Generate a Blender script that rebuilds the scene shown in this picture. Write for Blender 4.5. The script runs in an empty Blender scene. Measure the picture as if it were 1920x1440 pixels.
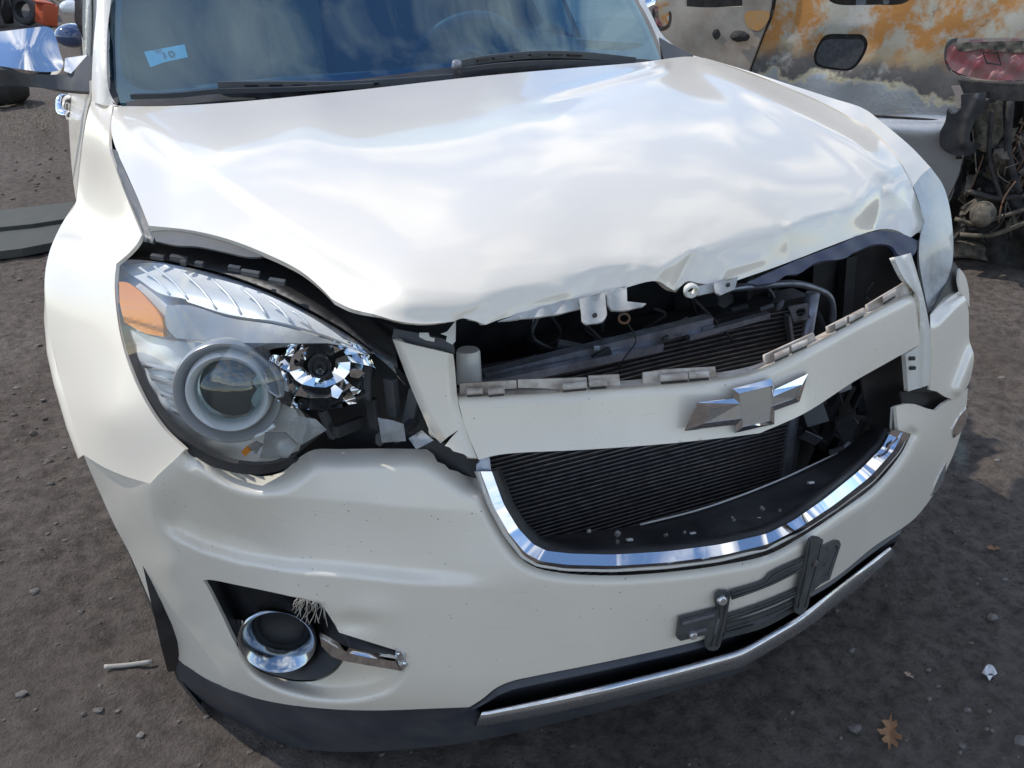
import bpy, bmesh, math, random
import numpy as np
from mathutils import Vector, Matrix, Euler
from mathutils.geometry import delaunay_2d_cdt
random.seed(7); np.random.seed(7)
SC = bpy.context.scene
COL = SC.collection
# ------------------------------------------------------------------ camera
CAM_P = np.array([-.832, -.8805, 1.405])
YAW, PITCH, ROLL, FOC = .44667, .46356, .0055, 1684.0      # focal length in pixels of a 1920 wide picture
_f = np.array([math.sin(YAW)*math.cos(PITCH), math.cos(YAW)*math.cos(PITCH), -math.sin(PITCH)])
_r0 = np.array([math.cos(YAW), -math.sin(YAW), 0.0]); _u0 = np.cross(_r0, _f)
_r = math.cos(ROLL)*_r0 + math.sin(ROLL)*_u0; _u = -math.sin(ROLL)*_r0 + math.cos(ROLL)*_u0
cam = bpy.data.cameras.new("camera"); cam.sensor_width = 36; cam.lens = FOC/1920*36
cam.clip_start = .02; cam.clip_end = 2000
cam_o = bpy.data.objects.new("camera", cam); COL.objects.link(cam_o)
m = Matrix.Identity(4)
for i in range(3):
    m[i][0] = _r[i]; m[i][1] = _u[i]; m[i][2] = -_f[i]; m[i][3] = CAM_P[i]
cam_o.matrix_world = m
SC.camera = cam_o
# ------------------------------------------------------------------ light
SUN = np.array([-.485, .49, .725]); SUN /= np.linalg.norm(SUN)
world = bpy.data.worlds.new("World"); SC.world = world; world.use_nodes = True
WT = world.node_tree; WN = WT.nodes; WL = WT.links; WN.clear()
wout = WN.new("ShaderNodeOutputWorld"); wbg = WN.new("ShaderNodeBackground"); wbg.inputs[1].default_value = .15
sky = WN.new("ShaderNodeTexSky"); sky.sky_type = 'NISHITA'; sky.sun_disc = False
sky.sun_elevation = math.asin(SUN[2]); sky.sun_rotation = math.atan2(SUN[0], SUN[1])
sky.air_density = 1.0; sky.dust_density = .05; sky.ozone_density = 4.0
# scattered white clouds over the whole dome
wtc = WN.new("ShaderNodeTexCoord"); wsep = WN.new("ShaderNodeSeparateXYZ")
WL.new(wtc.outputs["Generated"], wsep.inputs[0])
wz = WN.new("ShaderNodeMath"); wz.operation = 'MAXIMUM'; wz.inputs[1].default_value = 0.0; WL.new(wsep.outputs[2], wz.inputs[0])
wz2 = WN.new("ShaderNodeMath"); wz2.operation = 'ADD'; wz2.inputs[1].default_value = .22; WL.new(wz.outputs[0], wz2.inputs[0])
wdx = WN.new("ShaderNodeMath"); wdx.operation = 'DIVIDE'; WL.new(wsep.outputs[0], wdx.inputs[0]); WL.new(wz2.outputs[0], wdx.inputs[1])
wdy = WN.new("ShaderNodeMath"); wdy.operation = 'DIVIDE'; WL.new(wsep.outputs[1], wdy.inputs[0]); WL.new(wz2.outputs[0], wdy.inputs[1])
wcm = WN.new("ShaderNodeCombineXYZ"); WL.new(wdx.outputs[0], wcm.inputs[0]); WL.new(wdy.outputs[0], wcm.inputs[1]); wcm.inputs[2].default_value = 41.1
wno = WN.new("ShaderNodeTexNoise"); wno.inputs["Scale"].default_value = 3.4; wno.inputs["Detail"].default_value = 8; wno.inputs["Roughness"].default_value = .58
wno.inputs["Distortion"].default_value = .15
WL.new(wcm.outputs[0], wno.inputs["Vector"])
wra = WN.new("ShaderNodeValToRGB"); wra.color_ramp.elements[0].position = .48; wra.color_ramp.elements[1].position = .64
WL.new(wno.outputs[0], wra.inputs[0])
wmx = WN.new("ShaderNodeMix"); wmx.data_type = 'RGBA'
wup = WN.new("ShaderNodeMath"); wup.operation = 'GREATER_THAN'; wup.inputs[1].default_value = 0.0; WL.new(wsep.outputs[2], wup.inputs[0])
wmk = WN.new("ShaderNodeMath"); wmk.operation = 'MULTIPLY'; WL.new(wra.outputs[0], wmk.inputs[0]); WL.new(wup.outputs[0], wmk.inputs[1])
WL.new(wmk.outputs[0], wmx.inputs[0]); WL.new(sky.outputs[0], wmx.inputs[6]); wmx.inputs[7].default_value = (7.0, 6.95, 6.8, 1)
WL.new(wmx.outputs[2], wbg.inputs[0]); WL.new(wbg.outputs[0], wout.inputs[0])
sun = bpy.data.lights.new("sun", 'SUN'); sun.energy = 2.2; sun.angle = math.radians(.6); sun.color = (1, .95, .88)
sun_o = bpy.data.objects.new("sun", sun); COL.objects.link(sun_o)
sun_o.rotation_euler = Vector(-SUN).to_track_quat('-Z', 'Y').to_euler(); sun_o.location = (-6, 4, 8)
SC.view_settings.view_transform = 'Standard'; SC.view_settings.look = 'None'
SC.view_settings.exposure = 0.47; SC.view_settings.gamma = 1; SC.view_settings.use_curve_mapping = False
SC.cycles.max_bounces = 10; SC.cycles.transparent_max_bounces = 16; SC.cycles.caustics_reflective = False

# ------------------------------------------------------------------ helpers: measuring in the photograph
def rays(P):
    P = np.asarray(P, float)
    return ((P[:, :1]-960)/FOC)*_r + ((720-P[:, 1:2])/FOC)*_u + _f
def at(px, py, **k):
    d = rays([(px, py)])[0]; a, v = list(k.items())[0]; i = 'xyz'.index(a)
    return CAM_P + d*((v-CAM_P[i])/d[i])
def pxof(X):
    X = np.atleast_2d(np.asarray(X, float)); d = X-CAM_P; z = d@_f
    return np.stack([960+FOC*(d@_r)/z, 720-FOC*(d@_u)/z, z], 1)
def depth_of(px, py, **k):
    d = rays([(px, py)])[0]; a, v = list(k.items())[0]; i = 'xyz'.index(a)
    return (v-CAM_P[i])/d[i]
class TPS:
    """smooth depth through known points (inverse depth is linear over a plane)"""
    def __init__(s, pts, reg=0.0):
        C = []
        for q in pts:
            if len(q) == 4: C.append((q[0], q[1], 1/depth_of(q[0], q[1], **{q[2]: q[3]})))
            else:
                a = pxof(q)[0]; C.append((a[0], a[1], 1/a[2]))
        C = np.array(C); s.c = C[:, :2]/1000; n = len(C)
        K = s.U(s.c[:, None]-s.c[None]) + reg*np.eye(n)
        A = np.zeros((n+3, n+3)); A[:n, :n] = K; A[:n, n] = 1; A[:n, n+1:] = s.c; A[n, :n] = 1; A[n+1:, :n] = s.c.T
        s.w = np.linalg.solve(A, np.append(C[:, 2], [0, 0, 0]))
    def U(s, d):
        r2 = (d**2).sum(-1); return np.where(r2 > 0, r2*np.log(r2+1e-12), 0)
    def __call__(s, P):
        P = np.asarray(P, float)/1000; n = len(s.c)
        return 1/(s.U(P[:, None]-s.c[None])@s.w[:n] + s.w[n] + P@s.w[n+1:])
GX = np.array([0, .115, .25, .42, .55, .68, .78, .86, .91, .935, .94]); GY = np.array([0, .014, .042, .112, .185, .28, .37, .465, .56, .70, 1.2])
HZ = np.array([0, .2, .3, .36, .58, .68, .785, .9, 1.0, 1.2]); HY = np.array([.03, .02, -.02, -.033, -.045, -.012, .03, .06, .10, .2])
def _smooth_tab(x, y, lo, hi, n=600, k=25):
    g = np.linspace(lo, hi, n); v = np.interp(g, x, y); w = np.hanning(k); w /= w.sum()
    vp = np.concatenate([2*v[0]-v[k:0:-1], v, 2*v[-1]-v[-2:-k-2:-1]]); return g, np.convolve(vp, w, 'same')[k:-k]
_gx, _gy = _smooth_tab(GX, GY, 0, .94); _hz, _hy = _smooth_tab(HZ, HY, 0, 1.2, k=45)
def front_y(x, z): return np.interp(np.abs(x), _gx, _gy) + np.interp(z, _hz, _hy)
def env(P, dy=0.0):
    """depth of the nose of the car along the rays of P (first hit of y = front_y)"""
    D = rays(P); lo = np.full(len(D), .5); hi = np.full(len(D), .5); done = np.zeros(len(D), bool); t = .5
    def fn(t):
        X = CAM_P + D*t[:, None]; return X[:, 1]-front_y(X[:, 0], X[:, 2])-dy
    ts = np.arange(.5, 3.2, .02); prev = fn(np.full(len(D), .5)); out_lo = np.full(len(D), 3.0); out_hi = np.full(len(D), 3.0)
    for t in ts[1:]:
        cur = fn(np.full(len(D), t)); hit = (~done) & (cur >= 0) & (prev < 0)
        out_lo[hit] = t-.02; out_hi[hit] = t; done |= hit; prev = cur
    lo, hi = out_lo.copy(), out_hi.copy()
    for _ in range(18):
        mid = (lo+hi)/2; s = fn(mid) < 0; lo = np.where(s, mid, lo); hi = np.where(s, hi, mid)
    return (lo+hi)/2
class ENV:
    def __init__(s, dy=0.0): s.dy = dy
    def __call__(s, P): return env(np.asarray(P, float), s.dy)
class PLANE:
    def __init__(s, q, n): s.q = np.array(q, float); s.n = np.array(n, float)
    def __call__(s, P):
        D = rays(P); return ((s.q-CAM_P)@s.n)/(D@s.n)
def pts3(poly, dep):
    P = np.array([(a[0], a[1]) for a in poly], float); return CAM_P + rays(P)*dep(P)[:, None]
# ------------------------------------------------------------------ helpers: curves, meshes
def crom(Q, n_per=8, closed=False):
    Q = [np.asarray(q, float) for q in Q]; n = len(Q); out = []
    if n < 3 and not closed:
        return [Q[0]+(Q[-1]-Q[0])*t for t in np.linspace(0, 1, n_per+1)]
    m = n if closed else n-1
    for i in range(m):
        p1, p2 = Q[i], Q[(i+1) % n]
        p0 = Q[(i-1) % n] if (closed or i > 0) else 2*p1-p2
        p3 = Q[(i+2) % n] if (closed or i+2 < n) else 2*p2-p1
        a, b, c = [max(1e-9, np.linalg.norm(u))**.5 for u in (p1-p0, p2-p1, p3-p2)]
        t0, t1, t2, t3 = 0, a, a+b, a+b+c
        for k in range(n_per):
            t = t1+(t2-t1)*k/n_per
            A1 = (t1-t)/(t1-t0)*p0+(t-t0)/(t1-t0)*p1; A2 = (t2-t)/(t2-t1)*p1+(t-t1)/(t2-t1)*p2; A3 = (t3-t)/(t3-t2)*p2+(t-t2)/(t3-t2)*p3
            B1 = (t2-t)/(t2-t0)*A1+(t-t0)/(t2-t0)*A2; B2 = (t3-t)/(t3-t1)*A2+(t-t1)/(t3-t1)*A3
            out.append((t2-t)/(t2-t1)*B1+(t-t1)/(t2-t1)*B2)
    if not closed: out.append(Q[-1])
    return out
def resample(L, step):
    L = np.array(L); d = np.linalg.norm(np.diff(L, axis=0), axis=1); s = np.append(0, np.cumsum(d)); n = max(1, int(round(s[-1]/step)))
    q = np.linspace(0, s[-1], n+1); return np.stack([np.interp(q, s, L[:, k]) for k in range(L.shape[1])], 1)
def outline(pts, step=6):
    """closed outline; a third element 1 marks a sharp corner"""
    c = [i for i, p in enumerate(pts) if len(p) > 2]
    P = [np.array(p[:2], float) for p in pts]
    if not c:
        L = crom(P, 8, True); L.append(L[0]); return resample(L, step)[:-1]
    P = P[c[0]:]+P[:c[0]]; c = [i-c[0] for i in c]+[len(P)]; P.append(P[0]); out = []
    for a, b in zip(c[:-1], c[1:]):
        out.append(resample(crom(P[a:b+1], 8), step)[:-1])
    return np.concatenate(out)
def curve(pts, step=6):
    return resample(crom([np.array(p, float) for p in pts], 8), step)
def inside(P, poly):
    x, y = P[:, 0], P[:, 1]; r = np.zeros(len(P), bool); n = len(poly)
    for i in range(n):
        x1, y1 = poly[i]; x2, y2 = poly[(i+1) % n]
        if y1 == y2: continue
        c = ((y1 > y) != (y2 > y)) & (x < (x2-x1)*(y-y1)/(y2-y1)+x1); r ^= c
    return r
def dist(P, line, closed=False):
    L = np.asarray(line, float); d = np.full(len(P), 1e9)
    m = len(L) if closed else len(L)-1
    for i in range(m):
        a = L[i]; v = L[(i+1) % len(L)]-a; t = np.clip(((P-a)@v)/max(1e-9, v@v), 0, 1)
        d = np.minimum(d, np.linalg.norm(P-a-t[:, None]*v, axis=1))
    return d
def cy(line):
    L = np.array(line, float); return lambda x: np.interp(x, L[:, 0], L[:, 1])
def ss(x, a, b):
    t = np.clip((x-a)/(b-a), 0, 1); return t*t*(3-2*t)

ROOTS = {}
def thing(name, label, cat, loc=(0, 0, 0), group=None):
    o = bpy.data.objects.new(name, None); COL.objects.link(o); o.location = loc; o.empty_display_size = .1
    o["label"] = label; o["category"] = cat
    if group: o["group"] = group
    return o
def world_loc(o):
    l = Vector(o.location)
    while o.parent: o = o.parent; l = l+Vector(o.location)
    return l
def obj(name, V, F, mat, parent=None, smooth=True, angle=None, label=None, cat=None, group=None, kind=None):
    me = bpy.data.meshes.new(name); me.from_pydata([tuple(map(float, v)) for v in V], [], [tuple(int(i) for i in f) for f in F])
    me.update()
    if smooth:
        me.polygons.foreach_set("use_smooth", np.ones(len(me.polygons), bool))
        if angle: me.set_sharp_from_angle(angle=math.radians(angle))
    if mat: me.materials.append(mat)
    o = bpy.data.objects.new(name, me); COL.objects.link(o)
    if parent:
        o.parent = parent; o.matrix_parent_inverse = Matrix.Translation(-world_loc_m(parent))
    if label: o["label"] = label
    if cat: o["category"] = cat
    if group: o["group"] = group
    if kind: o["kind"] = kind
    return o
def world_loc_m(o):
    # parts are built in world coordinates: only the root's own offset has to be undone
    return Vector(o.location) if o.parent is None else Vector((0, 0, 0))
def tri_mesh(poly, holes, step):
    """triangulate outline with an even grid inside"""
    lo, hi = poly.min(0), poly.max(0)
    gx = np.arange(lo[0], hi[0]+step, step); gy = np.arange(lo[1], hi[1]+step*.866, step*.866)
    G = np.stack(np.meshgrid(gx, gy), -1); G[1::2, :, 0] += step/2; G = G.reshape(-1, 2)
    G = G[inside(G, poly)]
    loops = [poly]+list(holes)
    for h in holes: G = G[~inside(G, h)]
    B = np.concatenate(loops)
    keep = np.ones(len(G), bool)
    for l in loops: keep &= dist(G, l, True) > step*.45
    G = G[keep]
    V = [Vector((float(a), float(b))) for a, b in np.concatenate([B, G])]; E = []; k = 0
    for l in loops:
        n = len(l); E += [(k+i, k+(i+1) % n) for i in range(n)]; k += n
    r = delaunay_2d_cdt(V, E, [], 0, 1e-5)
    P = np.array([tuple(v) for v in r[0]]); F = np.array(r[2])
    c = P[F].mean(1); ok = inside(c, poly)
    for h in holes: ok &= ~inside(c, h)
    F = F[ok]
    a, b, c = P[F[:, 0]], P[F[:, 1]], P[F[:, 2]]
    ar = (b[:, 0]-a[:, 0])*(c[:, 1]-a[:, 1])-(b[:, 1]-a[:, 1])*(c[:, 0]-a[:, 0])
    F = F[np.abs(ar) > 1e-4]; ar = ar[np.abs(ar) > 1e-4]
    F[ar > 0] = F[ar > 0][:, ::-1]
    return P, F
def vnormals(V, F):
    n = np.cross(V[F[:, 1]]-V[F[:, 0]], V[F[:, 2]]-V[F[:, 0]]); N = np.zeros_like(V)
    for k in range(3): np.add.at(N, F[:, k], n)
    return N/np.maximum(1e-12, np.linalg.norm(N, axis=1))[:, None]
def rim(V, F, N, thick, back=True):
    """edge and back of a sheet"""
    e = {}
    for f in F:
        for i in range(3):
            a, b = int(f[i]), int(f[(i+1) % 3])
            if (b, a) in e: del e[(b, a)]
            else: e[(a, b)] = 1
    VV = [V]; FF = [list(map(int, f)) for f in F]; n0 = len(V); q = []
    bv = {}
    for a, b in e:
        for v in (a, b):
            if v not in bv: bv[v] = len(q); q.append(v)
    q = np.array(q); nb = len(q)
    VV.append(V[q]); VV.append(V[q]-N[q]*thick)
    for a, b in e:
        FF.append([n0+bv[b], n0+bv[a], n0+nb+bv[a], n0+nb+bv[b]])
    if back:
        k = n0+2*nb; VV.append(V-N*thick); FF += [[k+int(i) for i in f[::-1]] for f in F]
    return np.concatenate(VV), FF
def sheet(pts, dep, step=7, holes=(), relief=None, ostep=None):
    poly = outline(pts, ostep or step) if not isinstance(pts, np.ndarray) else pts
    P, F = tri_mesh(poly, holes, step); t = dep(P); D = rays(P); V = CAM_P+D*t[:, None]
    if relief is not None:
        N = vnormals(V, F); dn = np.minimum((D*N).sum(1), -.12); t = t+relief(P)/dn; V = CAM_P+D*t[:, None]
    return P, V, F
def panel(name, pts, dep, mat, parent, step=7, holes=(), relief=None, thick=.004, back=True, angle=None, ostep=None, extra=None, **k):
    P, V, F = sheet(pts, dep, step, holes, relief, ostep); N = vnormals(V, F)
    if (((V-CAM_P)*N).sum(1)).mean() > 0: F = F[:, ::-1]; N = -N
    if thick: V, F = rim(V, F, N, thick, back)
    if extra:
        F = [list(map(int, f)) for f in F]; n = len(V); V = np.concatenate([V, np.array(extra[0])]); F += [[n+i for i in f] for f in extra[1]]
    return obj(name, V, F, mat, parent, angle=angle, **k)
def loft(rows, closed_u=False, closed_v=False, caps=False):
    """grid of equally long rows -> verts, faces"""
    n = len(rows[0]); V = np.concatenate([np.asarray(r, float) for r in rows]); F = []; m = len(rows)
    for i in range(m if closed_v else m-1):
        for j in range(n if closed_u else n-1):
            a = i*n+j; b = i*n+(j+1) % n; c = ((i+1) % m)*n+(j+1) % n; d = ((i+1) % m)*n+j; F.append([a, b, c, d])
    if caps:
        F.append(list(range(n))[::-1]); F.append([(m-1)*n+j for j in range(n)])
    return V, F
def sweep(path, prof, up=(0, 0, 1), closed=False, caps=True, scale=None):
    """profile (list of (a,b)) carried along a 3D path; a = sideways, b = up"""
    path = np.asarray(path, float); up = np.array(up, float); rows = []
    for i in range(len(path)):
        t = path[(i+1) % len(path)]-path[i-1] if (closed or 0 < i < len(path)-1) else (path[1]-path[0] if i == 0 else path[-1]-path[-2])
        t = t/max(1e-9, np.linalg.norm(t)); s = np.cross(t, up); s /= max(1e-9, np.linalg.norm(s)); w = np.cross(s, t)
        k = 1 if scale is None else scale[i]
        rows.append([path[i]+s*a*k+w*b*k for a, b in prof])
    return loft(rows, True, closed, caps and not closed)
def tube(path, r, seg=10, **k):
    return sweep(path, [(r*math.cos(a), r*math.sin(a)) for a in np.linspace(0, 2*math.pi, seg, endpoint=False)], **k)
def box(c, s, rot=None, bev=0):
    c = np.array(c, float); h = np.array(s, float)/2
    V = np.array([[x, y, z] for x in (-1, 1) for y in (-1, 1) for z in (-1, 1)])*h
    F = [[0, 1, 3, 2], [4, 6, 7, 5], [0, 4, 5, 1], [2, 3, 7, 6], [0, 2, 6, 4], [1, 5, 7, 3]]
    if bev:
        bm = bmesh.new(); vs = [bm.verts.new(v) for v in V]
        for f in F: bm.faces.new([vs[i] for i in f])
        bmesh.ops.bevel(bm, geom=bm.edges[:], offset=bev, segments=2, affect='EDGES', profile=.6)
        bm.verts.index_update(); V = np.array([v.co[:] for v in bm.verts]); F = [[v.index for v in f.verts] for f in bm.faces]; bm.free()
    if rot is not None: V = V@np.array(rot).T
    return V+c, F
def join(*parts):
    V = []; F = []; n = 0
    for v, f in parts:
        v = np.asarray(v, float); V.append(v); F += [[n+int(i) for i in q] for q in f]; n += len(v)
    return np.concatenate(V), F
def frame_of(n, up=(0, 0, 1)):
    n = np.array(n, float); n /= np.linalg.norm(n); a = np.cross(np.array(up, float), n); a /= np.linalg.norm(a); b = np.cross(n, a)
    return np.stack([a, b, n], 1)          # columns: right, up, normal
def lathe(prof, c, n, seg=40, up=(0, 0, 1), sx=1, sy=1):
    """profile (radius, height along n)"""
    M = frame_of(n, up); rows = []
    for r, h in prof:
        rows.append([np.array(c)+M@np.array([sx*r*math.cos(a), sy*r*math.sin(a), h]) for a in np.linspace(0, 2*math.pi, seg, endpoint=False)])
    return loft(rows, True)
def extrude(poly2, c, M, depth):
    """flat outline in frame M at c, given a thickness along -normal"""
    n = len(poly2); A = np.array([np.array(c)+M@np.array([p[0], p[1], 0]) for p in poly2]); B = A-M[:, 2]*depth
    V = np.concatenate([A, B]); F = [list(range(n)), list(range(2*n-1, n-1, -1))]+[[i, n+i, n+(i+1) % n, (i+1) % n] for i in range(n)]
    return V, F
# ------------------------------------------------------------------ materials
def mat(name, col=(.5, .5, .5), rough=.5, metal=0.0, coat=0.0, coat_r=.03, spec=.5, build=None):
    m = bpy.data.materials.new(name); m.use_nodes = True; b = m.node_tree.nodes["Principled BSDF"]
    b.inputs["Base Color"].default_value = (*col, 1); b.inputs["Roughness"].default_value = rough; b.inputs["Metallic"].default_value = metal
    b.inputs["Coat Weight"].default_value = coat; b.inputs["Coat Roughness"].default_value = coat_r; b.inputs["Specular IOR Level"].default_value = spec
    if build: build(m.node_tree, b)
    return m
def nd(t, kind, **k):
    n = t.nodes.new(kind)
    for a, v in k.items(): setattr(n, a, v)
    return n
def noise(t, scale, detail=4, rough=.55, coord="Object", dist=0):
    tc = nd(t, "ShaderNodeTexCoord"); n = nd(t, "ShaderNodeTexNoise"); n.inputs["Scale"].default_value = scale
    n.inputs["Detail"].default_value = detail; n.inputs["Roughness"].default_value = rough; n.inputs["Distortion"].default_value = dist
    t.links.new(tc.outputs[coord], n.inputs["Vector"]); return n.outputs[0]
def ramp(t, src, stops, interp='LINEAR'):
    r = nd(t, "ShaderNodeValToRGB"); e = r.color_ramp.elements; r.color_ramp.interpolation = interp
    while len(e) < len(stops): e.new(.5)
    for i, (p, c) in enumerate(stops):
        e[i].position = p; e[i].color = (c, c, c, 1) if not hasattr(c, '__len__') else (*c, 1)
    t.links.new(src, r.inputs[0]); return r.outputs[0]
def mix(t, fac, a, b, mode='MIX'):
    x = nd(t, "ShaderNodeMix", data_type='RGBA', blend_type=mode)
    for s, v in ((0, fac), (6, a), (7, b)):
        if hasattr(v, 'is_linked') or hasattr(v, 'links'): t.links.new(v, x.inputs[s])
        elif s == 0: x.inputs[0].default_value = v
        else: x.inputs[s].default_value = (*v, 1)
    return x.outputs[2]
def bump(t, b, src, strength=.2, distance=.002):
    n = nd(t, "ShaderNodeBump"); n.inputs["Strength"].default_value = strength; n.inputs["Distance"].default_value = distance
    t.links.new(src, n.inputs["Height"]); t.links.new(n.outputs[0], b.inputs["Normal"]); return n
def specks(t, scale, size, seedoff=0.0):
    tc = nd(t, "ShaderNodeTexCoord"); v = nd(t, "ShaderNodeTexVoronoi"); v.inputs["Scale"].default_value = scale
    mp = nd(t, "ShaderNodeMapping"); mp.inputs["Location"].default_value = (seedoff, seedoff*1.7, 0); t.links.new(tc.outputs["Object"], mp.inputs[0]); t.links.new(mp.outputs[0], v.inputs["Vector"])
    # only some cells carry a speck
    lt = nd(t, "ShaderNodeMath", operation='LESS_THAN'); lt.inputs[1].default_value = size; t.links.new(v.outputs["Distance"], lt.inputs[0])
    sp = nd(t, "ShaderNodeSeparateColor"); t.links.new(v.outputs["Color"], sp.inputs[0])
    gt = nd(t, "ShaderNodeMath", operation='GREATER_THAN'); gt.inputs[1].default_value = .45; t.links.new(sp.outputs[0], gt.inputs[0])
    mu = nd(t, "ShaderNodeMath", operation='MULTIPLY'); t.links.new(lt.outputs[0], mu.inputs[0]); t.links.new(gt.outputs[0], mu.inputs[1])
    return mu.outputs[0]
def paint_nodes(base, dirt, bugs):
    def f(t, b):
        sc = None
        c = mix(t, ramp(t, noise(t, 5, 5), [(.45, 0), (.8, .3)]), base, dirt)
        if bugs: mk = nd(t, "ShaderNodeMath", operation='MULTIPLY'); t.links.new(specks(t, bugs, .085), mk.inputs[0]); t.links.new(ramp(t, noise(t, 7, 3), [(.42, 0), (.6, 1)]), mk.inputs[1]); m2 = nd(t, "ShaderNodeMath", operation='MAXIMUM'); t.links.new(mk.outputs[0], m2.inputs[0]); m3 = nd(t, "ShaderNodeMath", operation='MULTIPLY'); t.links.new(specks(t, bugs*2.1, .10, 5.3), m3.inputs[0]); t.links.new(ramp(t, noise(t, 4.3, 3), [(.45, 0), (.62, .7)]), m3.inputs[1]); t.links.new(m3.outputs[0], m2.inputs[1]); c = mix(t, m2.outputs[0], c, (.16, .13, .11))
        if bugs and bugs < 80:
            # fine scratches and a film of road grime
            tc = nd(t, "ShaderNodeTexCoord"); mp = nd(t, "ShaderNodeMapping"); mp.inputs["Scale"].default_value = (3, 3, 90); mp.inputs["Rotation"].default_value = (.2, .5, .3); t.links.new(tc.outputs["Object"], mp.inputs[0])
            sn = nd(t, "ShaderNodeTexNoise"); sn.inputs["Scale"].default_value = 4; sn.inputs["Detail"].default_value = 5; t.links.new(mp.outputs[0], sn.inputs["Vector"])
            c = mix(t, ramp(t, sn.outputs[0], [(.68, 0), (.72, .35)]), c, (.50, .46, .40))
            c = mix(t, ramp(t, noise(t, 2.2, 8, .7), [(.5, 0), (.8, .35)]), c, (.52, .47, .40))
        t.links.new(c, b.inputs["Base Color"])
        r = ramp(t, noise(t, 9, 6, .65), [(.3, .30), (.7, .36)]); t.links.new(r, b.inputs["Roughness"])
    return f
def grime(c0, c1, sc, r0, r1):
    def f(t, b):
        n = noise(t, sc, 6, .65); t.links.new(mix(t, ramp(t, n, [(.35, 0), (.7, 1)]), c0, c1), b.inputs["Base Color"])
        t.links.new(ramp(t, n, [(.35, r0), (.7, r1)]), b.inputs["Roughness"])
    return f
PEARL = (.80, .73, .615)
M_PAINT = mat("white_pearl_paint", PEARL, .3, coat=.55, coat_r=.11, build=paint_nodes(PEARL, (.70, .67, .61), 0))
M_HOOD = mat("white_pearl_hood_paint", PEARL, .3, coat=.85, coat_r=.05, build=paint_nodes(PEARL, (.70, .67, .61), 0))
M_BUMPER = mat("white_pearl_paint_bug_specked", PEARL, .3, coat=.5, coat_r=.12, build=paint_nodes(PEARL, (.69, .665, .61), 78))
M_RAW = mat("white_primed_plastic", (.70, .68, .62), .55, build=paint_nodes((.70, .68, .62), (.42, .37, .30), 90))
M_DIRTY = mat("dusty_clip_plastic", (.55, .51, .46), .7, build=grime((.60, .55, .48), (.27, .20, .15), 30, .6, .8))
M_BLACK = mat("black_plastic", (.02, .021, .024), .5, build=grime((.014, .015, .018), (.045, .043, .042), 14, .4, .7))
M_BLACKGLOSS = mat("black_gloss", (.012, .013, .017), .12)
M_GREYPL = mat("dark_grey_textured_plastic", (.05, .055, .065), .55, build=grime((.042, .047, .055), (.085, .085, .083), 25, .45, .65))
M_BRKT = mat("sun_bleached_grey_plastic", (.1, .1, .1), .6, build=grime((.045, .05, .053), (.085, .085, .08), 30, .5, .7))
M_LOWER = mat("grey_blue_lower_cladding", (.045, .05, .065), .45, build=grime((.032, .037, .052), (.075, .075, .078), 7, .38, .6))
M_CHROME = mat("chrome", (.86, .87, .89), .04, 1.0, build=lambda t, b: t.links.new(ramp(t, noise(t, 30, 5, .7), [(.45, .03), (.75, .14)]), b.inputs["Roughness"]))
M_CHROMED = mat("dull_chrome", (.66, .66, .66), .2, .85, build=grime((.78, .78, .79), (.55, .53, .51), 40, .12, .35))
M_SILVER = mat("satin_silver", (.62, .63, .65), .32, .9)
M_STEEL = mat("dull_steel", (.30, .32, .36), .42, .8, build=grime((.42, .45, .52), (.22, .21, .21), 22, .35, .6))
M_RUST = mat("rusty_steel", (.2, .1, .06), .8, .2, build=grime((.10, .09, .085), (.28, .12, .05), 30, .6, .9))
M_FIN = mat("condenser_core", (.05, .047, .05), .6, .5, build=grime((.035, .034, .04), (.075, .068, .064), 60, .5, .75))
M_TUBE = mat("condenser_tube", (.2, .18, .17), .5, .6, build=grime((.26, .235, .225), (.12, .11, .105), 40, .4, .7))
M_RUBBER = mat("rubber", (.018, .018, .02), .75, build=grime((.014, .014, .015), (.05, .046, .042), 9, .65, .9))
def glass(name, tint, refl_ior=1.5, rough=0.0, dirt=0.0, dcol=(.6, .6, .58), gcol=(1, 1, 1)):
    m = bpy.data.materials.new(name); m.use_nodes = True; t = m.node_tree; t.nodes.clear()
    o = nd(t, "ShaderNodeOutputMaterial"); tr = nd(t, "ShaderNodeBsdfTransparent"); tr.inputs[0].default_value = (*tint, 1)
    gl = nd(t, "ShaderNodeBsdfGlossy"); gl.inputs["Roughness"].default_value = rough; gl.inputs[0].default_value = (*gcol, 1)
    lw = nd(t, "ShaderNodeLayerWeight"); lw.inputs[0].default_value = .5; f0 = ((refl_ior-1)/(refl_ior+1))**2
    pw = nd(t, "ShaderNodeMath", operation='POWER'); pw.inputs[1].default_value = 5; t.links.new(lw.outputs["Facing"], pw.inputs[0])
    fr = nd(t, "ShaderNodeMath", operation='MULTIPLY_ADD'); fr.inputs[1].default_value = 1-f0; fr.inputs[2].default_value = f0; t.links.new(pw.outputs[0], fr.inputs[0])
    mx = nd(t, "ShaderNodeMixShader"); t.links.new(fr.outputs[0], mx.inputs[0]); t.links.new(tr.outputs[0], mx.inputs[1]); t.links.new(gl.outputs[0], mx.inputs[2])
    last = mx.outputs[0]
    if dirt:
        df = nd(t, "ShaderNodeBsdfDiffuse"); df.inputs[0].default_value = (*dcol, 1)
        m2 = nd(t, "ShaderNodeMixShader"); t.links.new(ramp(t, noise(t, 18, 8, .7), [(.3, dirt*.35), (.8, dirt)]), m2.inputs[0])
        t.links.new(last, m2.inputs[1]); t.links.new(df.outputs[0], m2.inputs[2]); last = m2.outputs[0]
    t.links.new(last, o.inputs[0]); return m
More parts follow.
